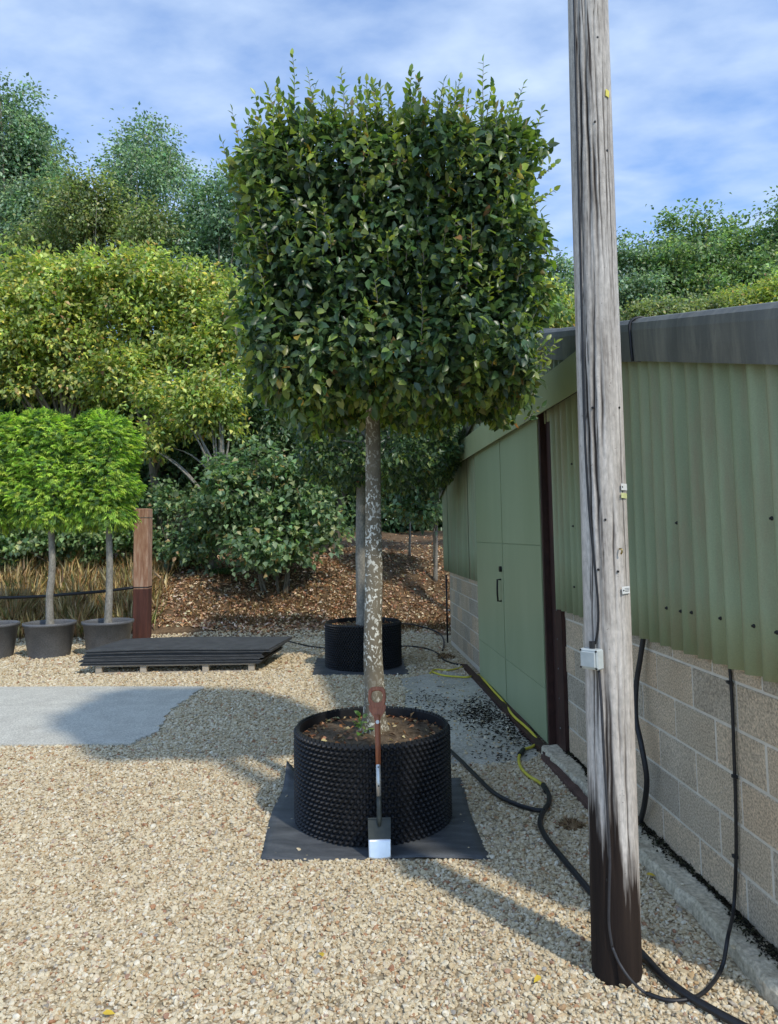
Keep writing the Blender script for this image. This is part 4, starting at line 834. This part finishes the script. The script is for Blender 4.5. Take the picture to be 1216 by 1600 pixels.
def blob_tree(name, label, base_px, Y, blobs_px, palette, lf, rc, dens, group, cat='tree', depth=.8, trunk_r=.14, bark='bark', wd=.62, stems=1, droop=.35, clumpvar=.34):
    global LEAFCOUNT
    b0 = D(base_px, 900, Y); base = Vector((b0.x, Y, float(bank_z(np.array(b0.x), np.array(Y)))-.05)); t = empty(name, base, label, cat, group); blobs = []
    for cx, cy, rx, ry in blobs_px:
        yy = Y+random.uniform(-1, 1)*(.9 if Y > 16 else .35); c = D(cx, cy, yy); e = D(cx+rx, cy, yy); g = D(cx, cy-ry, yy); R3 = ((e-c).length*.92, (e-c).length*depth, (g-c).length*.92); blobs.append(((c-base)[:], R3))
    P, T, N, L = crown_leaves(blobs, dens, lf, rc, droop); n = len(P); LEAFCOUNT += n
    # each spray of leaves is a little lighter or darker, yellower or greener than the next
    h = np.sin(P[:, 0]/rc*1.9+3*np.sin(P[:, 2]/rc*1.3))*np.sin(P[:, 2]/rc*2.3+P[:, 1]/rc*1.7); col = pal(*palette, n, .2)*(1+clumpvar*h[:, None])
    link('crown', leaf_mesh('crown', P, T, N, L, L*wd, col), 'leaf', t)['kind'] = 'stuff'
    mb = MB(); q = random.Random(int(base_px*7+Y))
    top = max(blobs, key=lambda k: k[0][2]); hub_z = max(.6, min(k[0][2]-k[1][2]*.6 for k in blobs))
    for s in range(stems):
        o_ = Vector((q.uniform(-.3, .3), q.uniform(-.3, .3), 0))*(stems > 1); tp = Vector(top[0]); mid = Vector((tp.x*.35+q.uniform(-.2, .2), tp.y*.4, tp.z*.5))+o_*2
        mb.tube(spline([o_, mid*.5+o_*.5, mid, tp+Vector((0, 0, top[1][2]*.6))], 5), list(np.interp(np.linspace(0, 3, 16), [0, .4, 2, 3], [trunk_r*1.3, trunk_r, trunk_r*.6, trunk_r*.12])), 8)
        for c, r in blobs:
            for _ in range(3):
                e = Vector(c)+Vector((q.uniform(-.8, .8)*r[0], q.uniform(-.8, .8)*r[1], q.uniform(-.4, .7)*r[2])); st_ = mid*q.uniform(.6, 1.) if mid.z < e.z else mid*max(.25, min(1, (e.z-.3)/mid.z))
                mb.tube(spline([st_, st_.lerp(e, .5)+Vector((0, 0, .2)), e], 4), list(np.linspace(trunk_r*.38, trunk_r*.06, 9)), 6)
    link('trunk', mb.mesh('trunk', True), bark, t); return t
GB = 'woodland trees beyond the bank'
blob_tree('ash_tree', 'tall grey-green tree rising highest beyond the potted conifers', 20, 26.5, [(15, 215, 55, 85), (60, 270, 55, 75), (5, 330, 75, 80), (75, 340, 60, 70), (-60, 260, 80, 110), (20, 420, 80, 60)], PAL_GREY, .13, .55, 58, GB, trunk_r=.22)
blob_tree('willow_tree', 'slender pale-leaved tree with open crown standing alone against the sky', 205, 25.5, [(232, 225, 40, 42), (222, 285, 58, 45), (262, 262, 38, 38), (205, 335, 45, 42), (190, 262, 22, 34)], PAL_GREY, .12, .42, 48, GB, trunk_r=.15, bark='bark_smooth')
blob_tree('field_maple_tree', 'olive green rounded tree between the tall tree and the slender one', 140, 24, [(130, 330, 60, 62), (170, 375, 70, 55), (85, 395, 60, 55), (245, 365, 48, 45)], PAL_OLIVE, .12, .5, 60, GB, trunk_r=.16, bark='bark_smooth')
blob_tree('ash_tree', 'grey-green tree beside the left edge of the clipped square crown', 335, 23.5, [(325, 335, 52, 55), (360, 320, 45, 45), (375, 390, 60, 60), (310, 400, 55, 45)], PAL_GREY, .12, .5, 60, GB, trunk_r=.16)
blob_tree('field_maple_tree', 'yellow-green spreading tree with autumn-tinged leaves above the conifers', 90, 18.6, [(60, 470, 85, 62), (120, 450, 70, 55), (30, 530, 75, 60), (110, 530, 85, 65), (-60, 500, 80, 90), (50, 590, 75, 45), (140, 600, 62, 42)], PAL_YG, .115, .42, 92, GB, trunk_r=.13)
blob_tree('field_maple_tree', 'yellow-green broad tree between the conifers and the square-headed tree', 260, 18.0, [(200, 450, 70, 55), (265, 460, 75, 58), (330, 480, 65, 60), (235, 530, 80, 58), (320, 560, 68, 55), (370, 530, 55, 70), (195, 590, 55, 45)], PAL_YG, .115, .42, 92, GB, trunk_r=.13)
blob_tree('field_maple_tree', 'low pale yellow-green branch-heavy tree left of the hazel bush', 330, 16.6, [(320, 640, 58, 45), (270, 620, 50, 38), (230, 690, 42, 25), (345, 600, 42, 38)], PAL_YG, .11, .36, 92, GB, trunk_r=.09, bark='bark_smooth')
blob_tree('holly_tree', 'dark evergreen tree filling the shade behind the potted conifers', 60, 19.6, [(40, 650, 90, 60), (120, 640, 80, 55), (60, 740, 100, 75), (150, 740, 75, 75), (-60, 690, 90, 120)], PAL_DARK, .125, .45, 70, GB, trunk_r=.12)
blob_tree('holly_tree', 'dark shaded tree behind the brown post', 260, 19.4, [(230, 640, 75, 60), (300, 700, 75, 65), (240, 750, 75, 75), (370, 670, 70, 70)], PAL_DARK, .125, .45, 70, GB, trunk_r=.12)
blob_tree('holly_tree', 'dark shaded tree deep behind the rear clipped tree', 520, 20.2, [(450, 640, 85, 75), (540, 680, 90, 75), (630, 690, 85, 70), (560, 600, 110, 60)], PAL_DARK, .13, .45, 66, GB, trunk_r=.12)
blob_tree('beech_tree', 'young tree with low pale sprays at the far corner of the shed', 680, 17.6, [(660, 745, 55, 48), (690, 700, 45, 50), (620, 770, 42, 32), (655, 800, 38, 14)], PAL_HAZEL, .12, .36, 72, GB, trunk_r=.05, bark='bark_smooth')
blob_tree('beech_tree', 'leafy beech crowding the far end of the shed behind the square crown', 775, 15.2, [(770, 560, 60, 62), (725, 610, 42, 55), (800, 480, 60, 60), (700, 665, 26, 34)], PAL_MID, .11, .36, 72, GB, trunk_r=.09, bark='bark_smooth', depth=1.)
GS = 'shrubs along the bank'
blob_tree('hazel_bush', 'big loose hazel bush with round grey-green leaves left of the stems', 430, 15.7, [(400, 745, 62, 50), (455, 790, 60, 55), (370, 800, 45, 45), (480, 745, 42, 42), (430, 850, 68, 38), (500, 820, 32, 32), (352, 760, 35, 38)], PAL_HAZEL, .115, .34, 66, GS, 'bush', trunk_r=.035, stems=5, wd=.82)
blob_tree('hazel_bush', 'leafy bush on the bank right behind the brown post', 270, 16.6, [(265, 800, 45, 50), (300, 850, 45, 35), (235, 850, 38, 32), (320, 800, 30, 30)], PAL_HAZEL, .10, .3, 80, GS, 'bush', trunk_r=.03, stems=4, wd=.75)
blob_tree('bramble_bush', 'low dark bramble thicket behind the conifer stems', 90, 16.9, [(40, 835, 65, 38), (120, 840, 60, 36), (185, 835, 38, 36), (-40, 830, 60, 45)], PAL_MID, .10, .3, 80, GS, 'bush', trunk_r=.02, stems=5, wd=.8)
GR = 'trees rising beyond the shed roof'
blob_tree('oak_tree', 'large round-topped tree beyond the shed roof, right of the pole', 1090, 29, [(1085, 400, 70, 55), (1045, 430, 55, 50), (1130, 430, 60, 55), (1090, 480, 95, 55)], PAL_MID, .15, .6, 62, GR, trunk_r=.25)
blob_tree('oak_tree', 'dense tree beyond the roof directly behind the pole', 965, 28, [(985, 425, 38, 42), (940, 450, 40, 48), (1000, 480, 50, 50)], PAL_GREY, .14, .55, 62, GR, trunk_r=.2)
blob_tree('oak_tree', 'tall tree farthest from the pole beyond the roof', 1215, 28, [(1205, 395, 42, 50), (1245, 360, 50, 60), (1180, 450, 55, 55), (1260, 470, 80, 80)], PAL_MID, .14, .55, 62, GR, trunk_r=.2)
blob_tree('ash_tree', 'narrow grey-green tree between the square crown and the pole', 872, 25, [(872, 428, 24, 36), (855, 460, 30, 40), (890, 460, 28, 40)], PAL_GREY, .12, .4, 60, GR, trunk_r=.12)
blob_tree('field_maple_tree', 'yellow-green tree just above the roof between square crown and pole', 850, 20.5, [(845, 478, 48, 40), (890, 490, 36, 34), (800, 470, 50, 50), (740, 520, 70, 70)], PAL_YG, .11, .38, 84, GR, trunk_r=.1)
blob_tree('hawthorn_bush', 'yellowing hawthorn just above the roof edge right of the pole', 1050, 23, [(1000, 500, 40, 24), (1050, 495, 45, 20), (1105, 492, 50, 22)], PAL_OLIVE, .11, .36, 84, GR, 'bush', trunk_r=.08)
blob_tree('hawthorn_bush', 'light green hawthorn above the roof edge farthest from the pole', 1190, 23, [(1165, 480, 45, 36), (1215, 470, 48, 40), (1260, 480, 50, 40)], PAL_YG, .11, .36, 84, GR, 'bush', trunk_r=.08)
# the wood far behind, one mass
blobs = []
for i in range(46):
    x = -30+i*1.42+random.uniform(-.6, .6); blobs.append(((x, 34+random.uniform(-2, 2), random.uniform(2.5, 5.5)), (random.uniform(2, 3), 1.6, random.uniform(3.2, 4.6))))
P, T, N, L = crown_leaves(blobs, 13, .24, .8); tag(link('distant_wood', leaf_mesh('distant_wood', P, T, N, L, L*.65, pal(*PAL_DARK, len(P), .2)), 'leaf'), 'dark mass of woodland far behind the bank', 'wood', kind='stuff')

# ------------------------------------------------------------------ bank cover: leaf litter, dry grass, green tufts, thin saplings
n = 30000; X = rng.uniform(-9, 4, n); Y = 14.3+rng.exponential(3.0, n); keep = (Y < 29); X, Y = X[keep], Y[keep]; Z = bank_z(X, Y); keep = (Z > .02) | (rng.random(len(X)) < .25); X, Y, Z = X[keep], Y[keep], Z[keep]; n = len(X)
P = np.stack([X, Y, Z+.012+rng.uniform(0, .02, n)], 1)
tag(link('leaf_litter', leaf_mesh('leaf_litter', P, np.stack([rng.standard_normal(n), rng.standard_normal(n), .3*rng.standard_normal(n)], 1), np.array([[0, -.3, 1.]])+.5*rng.standard_normal((n, 3)), rng.uniform(.05, .12, n), rng.uniform(.03, .06, n), pal([(.52, .34, .20), (.68, .52, .34), (.40, .21, .11), (.78, .66, .50), (.22, .13, .07)], [4, 3, 3.4, 1.6, 2], n), curl=.35), 'dry'), 'brown fallen leaves covering the bank', 'leaf litter', kind='stuff')
def grass(n, X, Y, h, wd, pal_, bend=.35):
    Z = bank_z(X, Y)*1.; P = np.stack([X, Y, Z], 1); T = np.stack([rng.normal(0, bend, n), rng.normal(0, bend, n), np.ones(n)], 1); N = np.stack([rng.standard_normal(n), rng.standard_normal(n)-.5, .1*rng.standard_normal(n)], 1); return leaf_mesh('g', P, T, N, h, wd, pal_, fold=.05, curl=.22)
n = 20000; X = -5.05-5.6*rng.random(n)**1.1+rng.normal(0, .22, n); Y = 14.1+rng.exponential(.9, n).clip(0, 3.4); clump = .5+.5*np.sin(X*4.1+np.sin(Y*5))*np.sin(X*9.7+Y*2)
o = link('dry_grass', grass(n, X, Y, (.22+.42*clump)*rng.uniform(.5, 1.2, n), .0075, pal([(.68, .52, .25), (.78, .64, .36), (.54, .38, .18), (.30, .31, .11)], [4, 3, 3, 1.2], n)), 'dry'); tag(o, 'long dry golden grass on the bank behind the conifer pots', 'grass', kind='stuff')
n = 2600; X = rng.uniform(-4.2, 2.2, n); Y = 14.6+rng.exponential(1.2, n).clip(0, 4)
tag(link('sparse_grass', grass(n, X, Y, rng.uniform(.06, .26, n), .008, pal([(.30, .20, .09), (.22, .13, .06), (.14, .13, .05)], [3, 3, 1], n), .6), 'dry'), 'thin withered stalks among the fallen leaves on the bank', 'grass', kind='stuff')
for px, py, rr_, h, lab in ((440, 966, .26, .34, 'round dark green grass tuft on the bank by the rear pot'), (345, 975, .22, .16, 'low green weed tuft on the bank above the mat stack'), (35, 985, .30, .26, 'green grass tuft behind the second grey pot')):
    c = G(px, py); c.y = max(c.y, 14.6); zz = float(bank_z(np.array(c.x), np.array(c.y))); n = 420; a = rng.uniform(0, 2*PI, n); r = rr_*np.sqrt(rng.random(n)); P = np.stack([r*np.cos(a), r*np.sin(a), np.zeros(n)], 1); T = np.stack([P[:, 0]*2.2+rng.normal(0, .25, n), P[:, 1]*2.2+rng.normal(0, .25, n), np.full(n, .9)], 1)
    e = empty('grass_tuft', Vector((c.x, c.y, zz-.01)), lab, 'grass tuft', 'green tufts on the bank'); o = link('blades', leaf_mesh('blades', P, T, np.stack([rng.standard_normal(n), -np.abs(rng.standard_normal(n)), .2*np.ones(n)], 1), rng.uniform(.5, 1.1, n)*h, .012, pal([(.04, .085, .025), (.06, .12, .03), (.10, .15, .04)], [3, 3, 1], n), fold=.05, curl=.3), 'leaf', e); o['kind'] = 'stuff'
for px, Y, lab in ((678, 18.6, 'thin bare sapling stem in the shade near the far shed corner'), (640, 19.2, 'slim leaning sapling stem in the shade between the two clipped trees')):
    b = D(px, 880, Y); b.z = float(bank_z(np.array(b.x), np.array(Y)))-.05; tag(link('sapling', MB().tube(spline([(0, 0, 0), (.03, 0, 1.), (.0, .0, 2.2), (.05, 0, 3.2)], 4), list(np.linspace(.035, .012, 13)), 7).mesh('sapling', True), 'bark_smooth', None, b), lab, 'sapling', 'sapling stems')
# dark chippings on the apron, a few yellow fallen leaves on the gravel
n = 2400; cx, cy = G(745, 1105).xy; k_ = rng.integers(0, 16, n); X = cx+.12+rng.normal(0, .26, 16)[k_]+rng.normal(0, .15, n); Y = cy-.1+rng.normal(0, .8, 16)[k_]+rng.normal(0, .3, n); keep = inside([tuple(p) for p in apron], X, Y); X, Y = X[keep], Y[keep]; n = len(X)
P = np.stack([X, Y, .012+rng.uniform(0, .012, n)], 1)
tag(link('chippings', leaf_mesh('chippings', P, np.stack([rng.standard_normal(n), rng.standard_normal(n), .25*rng.standard_normal(n)], 1), np.array([[0, 0, 1.]])+.4*rng.standard_normal((n, 3)), rng.uniform(.02, .06, n), rng.uniform(.008, .02, n), pal([(.012, .010, .009), (.03, .024, .018), (.09, .075, .05)], [4, 3, 1], n)), 'dry'), 'dark chippings scattered over the concrete apron', 'chippings', kind='stuff')
for i, (px, py) in enumerate([(160, 1583), (505, 1495), (845, 1525), (1010, 1366)]):
    c = G(px, py, .022); me = leaf_mesh('fallen_leaf', np.zeros((1, 3)), np.array([[math.cos(i*2.), math.sin(i*2.), .15]]), np.array([[.2, -.3, 1.]]), .05, .024, np.array([(.62, .44, .06)]), True, curl=.3)
    tag(link('fallen_leaf', me, 'dry', None, c), ['yellow fallen leaf alone on open gravel before the pad', 'yellow fallen leaf on gravel in front of the spade', 'yellow fallen leaf on gravel beside the foot of the pole', 'yellow fallen leaf against the concrete footing behind the pole'][i], 'leaf', 'yellow leaves on the gravel')

# ------------------------------------------------------------------ gravel: real stones, instanced on scattered points
def zone(y0, y1, dens, sz, margin=2.2):
    a = .5*(y0+y1)*1.0; x0 = -.56*y1-margin; x1 = 2.2; n = int((x1-x0)*(y1-y0)*dens); X = rng.uniform(x0, x1, n); Y = rng.uniform(y0, y1, n); k = X > -.56*Y-margin; return X[k], Y[k], np.full(k.sum(), sz)
XS, YS, SS = (np.concatenate(a) for a in zip(zone(1.6, 4.8, 5200, .86), zone(4.8, 7.5, 3300, .98), zone(7.5, 10.5, 2000, 1.2), zone(10.5, 15.6, 900, 1.65)))
wallx = WA+WB*YS; k = XS < wallx-.12
k &= ~inside([tuple(p) for p in slab], XS, YS)
on_apron = inside([tuple(p) for p in apron], XS, YS); k &= ~on_apron | (rng.random(len(XS)) < .035)
for px in ([(404, 1345), (763, 1344), (718, 1216), (447, 1214)], [(487, 1056), (639, 1055), (630, 1029), (496, 1029)]):
    k &= ~inside([tuple(G(*q).xy) for q in px], XS, YS) | (rng.random(len(XS)) < .006)
k &= ~((XS > wallx-.18) & (YS < 6.3)) | (rng.random(len(XS)) < .008)
k &= bank_z(XS, YS) < .11
XS, YS, SS = XS[k], YS[k], SS[k]; n = len(XS)
me = bpy.data.meshes.new('gravel'); me.vertices.add(n); zz = rng.uniform(-.002, .009, n)*SS+np.where(inside([tuple(p) for p in apron], XS, YS), .008, 0)
zz = np.where((XS > WA+WB*YS-.18) & (YS < 6.3), .078, zz)+np.maximum(bank_z(XS, YS), 0)
me.vertices.foreach_set('co', np.stack([XS, YS, zz], 1).astype(np.float32).ravel())
at = me.attributes.new('rot', 'FLOAT_VECTOR', 'POINT'); at.data.foreach_set('vector', np.stack([rng.normal(0, .45, n), rng.normal(0, .45, n), rng.uniform(0, 6.28, n)], 1).astype(np.float32).ravel())
at = me.attributes.new('siz', 'FLOAT', 'POINT'); at.data.foreach_set('value', (SS*rng.lognormal(0, .30, n).clip(.45, 2.1)*.0118).astype(np.float32))
gv = link('gravel', me); tag(gv, 'pale buff gravel stones spread over the yard', 'gravel', kind='stuff')
pc = bpy.data.collections.new('pebbles')
for i in range(7):
    import bmesh
    bm = bmesh.new(); bmesh.ops.create_icosphere(bm, subdivisions=2 if i < 4 else 1, radius=1); q = random.Random(i); ax = (q.uniform(1.0, 1.35), q.uniform(.8, 1.0), q.uniform(.48, .75)); cuts = [(Vector((q.gauss(0, 1), q.gauss(0, 1), q.gauss(0, 1))).normalized(), q.uniform(.45, .78)) for _ in range(9)]
    for v in bm.verts:
        for nn_, d_ in cuts:
            e = v.co.dot(nn_)-d_
            if e > 0: v.co -= nn_*e
        v.co = Vector((v.co.x*ax[0], v.co.y*ax[1], v.co.z*ax[2]))
    pm = bpy.data.meshes.new('pebble'); bm.to_mesh(pm); bm.free(); pm.materials.append(MT['pebble'])
    if i < 1: pm.polygons.foreach_set('use_smooth', [True]*len(pm.polygons))
    pc.objects.link(bpy.data.objects.new('pebble', pm))
ng = bpy.data.node_groups.new('scatter_stones', 'GeometryNodeTree'); ng.interface.new_socket('Geometry', in_out='INPUT', socket_type='NodeSocketGeometry'); ng.interface.new_socket('Geometry', in_out='OUTPUT', socket_type='NodeSocketGeometry')
gi = ng.nodes.new('NodeGroupInput'); go = ng.nodes.new('NodeGroupOutput'); m2p = ng.nodes.new('GeometryNodeMeshToPoints'); iop = ng.nodes.new('GeometryNodeInstanceOnPoints'); ci = ng.nodes.new('GeometryNodeCollectionInfo')
ci.inputs[0].default_value = pc; ci.inputs['Separate Children'].default_value = True; ci.inputs['Reset Children'].default_value = True; iop.inputs['Pick Instance'].default_value = True
na = ng.nodes.new('GeometryNodeInputNamedAttribute'); na.data_type = 'FLOAT_VECTOR'; na.inputs[0].default_value = 'rot'
nb = ng.nodes.new('GeometryNodeInputNamedAttribute'); nb.data_type = 'FLOAT'; nb.inputs[0].default_value = 'siz'
e2r = ng.nodes.new('FunctionNodeEulerToRotation')
ng.links.new(gi.outputs[0], m2p.inputs[0]); ng.links.new(m2p.outputs[0], iop.inputs['Points']); ng.links.new(ci.outputs[0], iop.inputs['Instance']); ng.links.new(na.outputs[0], e2r.inputs[0]); ng.links.new(e2r.outputs[0], iop.inputs['Rotation']); ng.links.new(nb.outputs[0], iop.inputs['Scale']); ng.links.new(iop.outputs[0], go.inputs[0])
md = gv.modifiers.new('stones', 'NODES'); md.node_group = ng
print('STONES', n, 'LEAVES', LEAFCOUNT, 'column', u_col1, u_col0, 'door', u_d0, u_dj, u_d1, 'block end', u_bc)
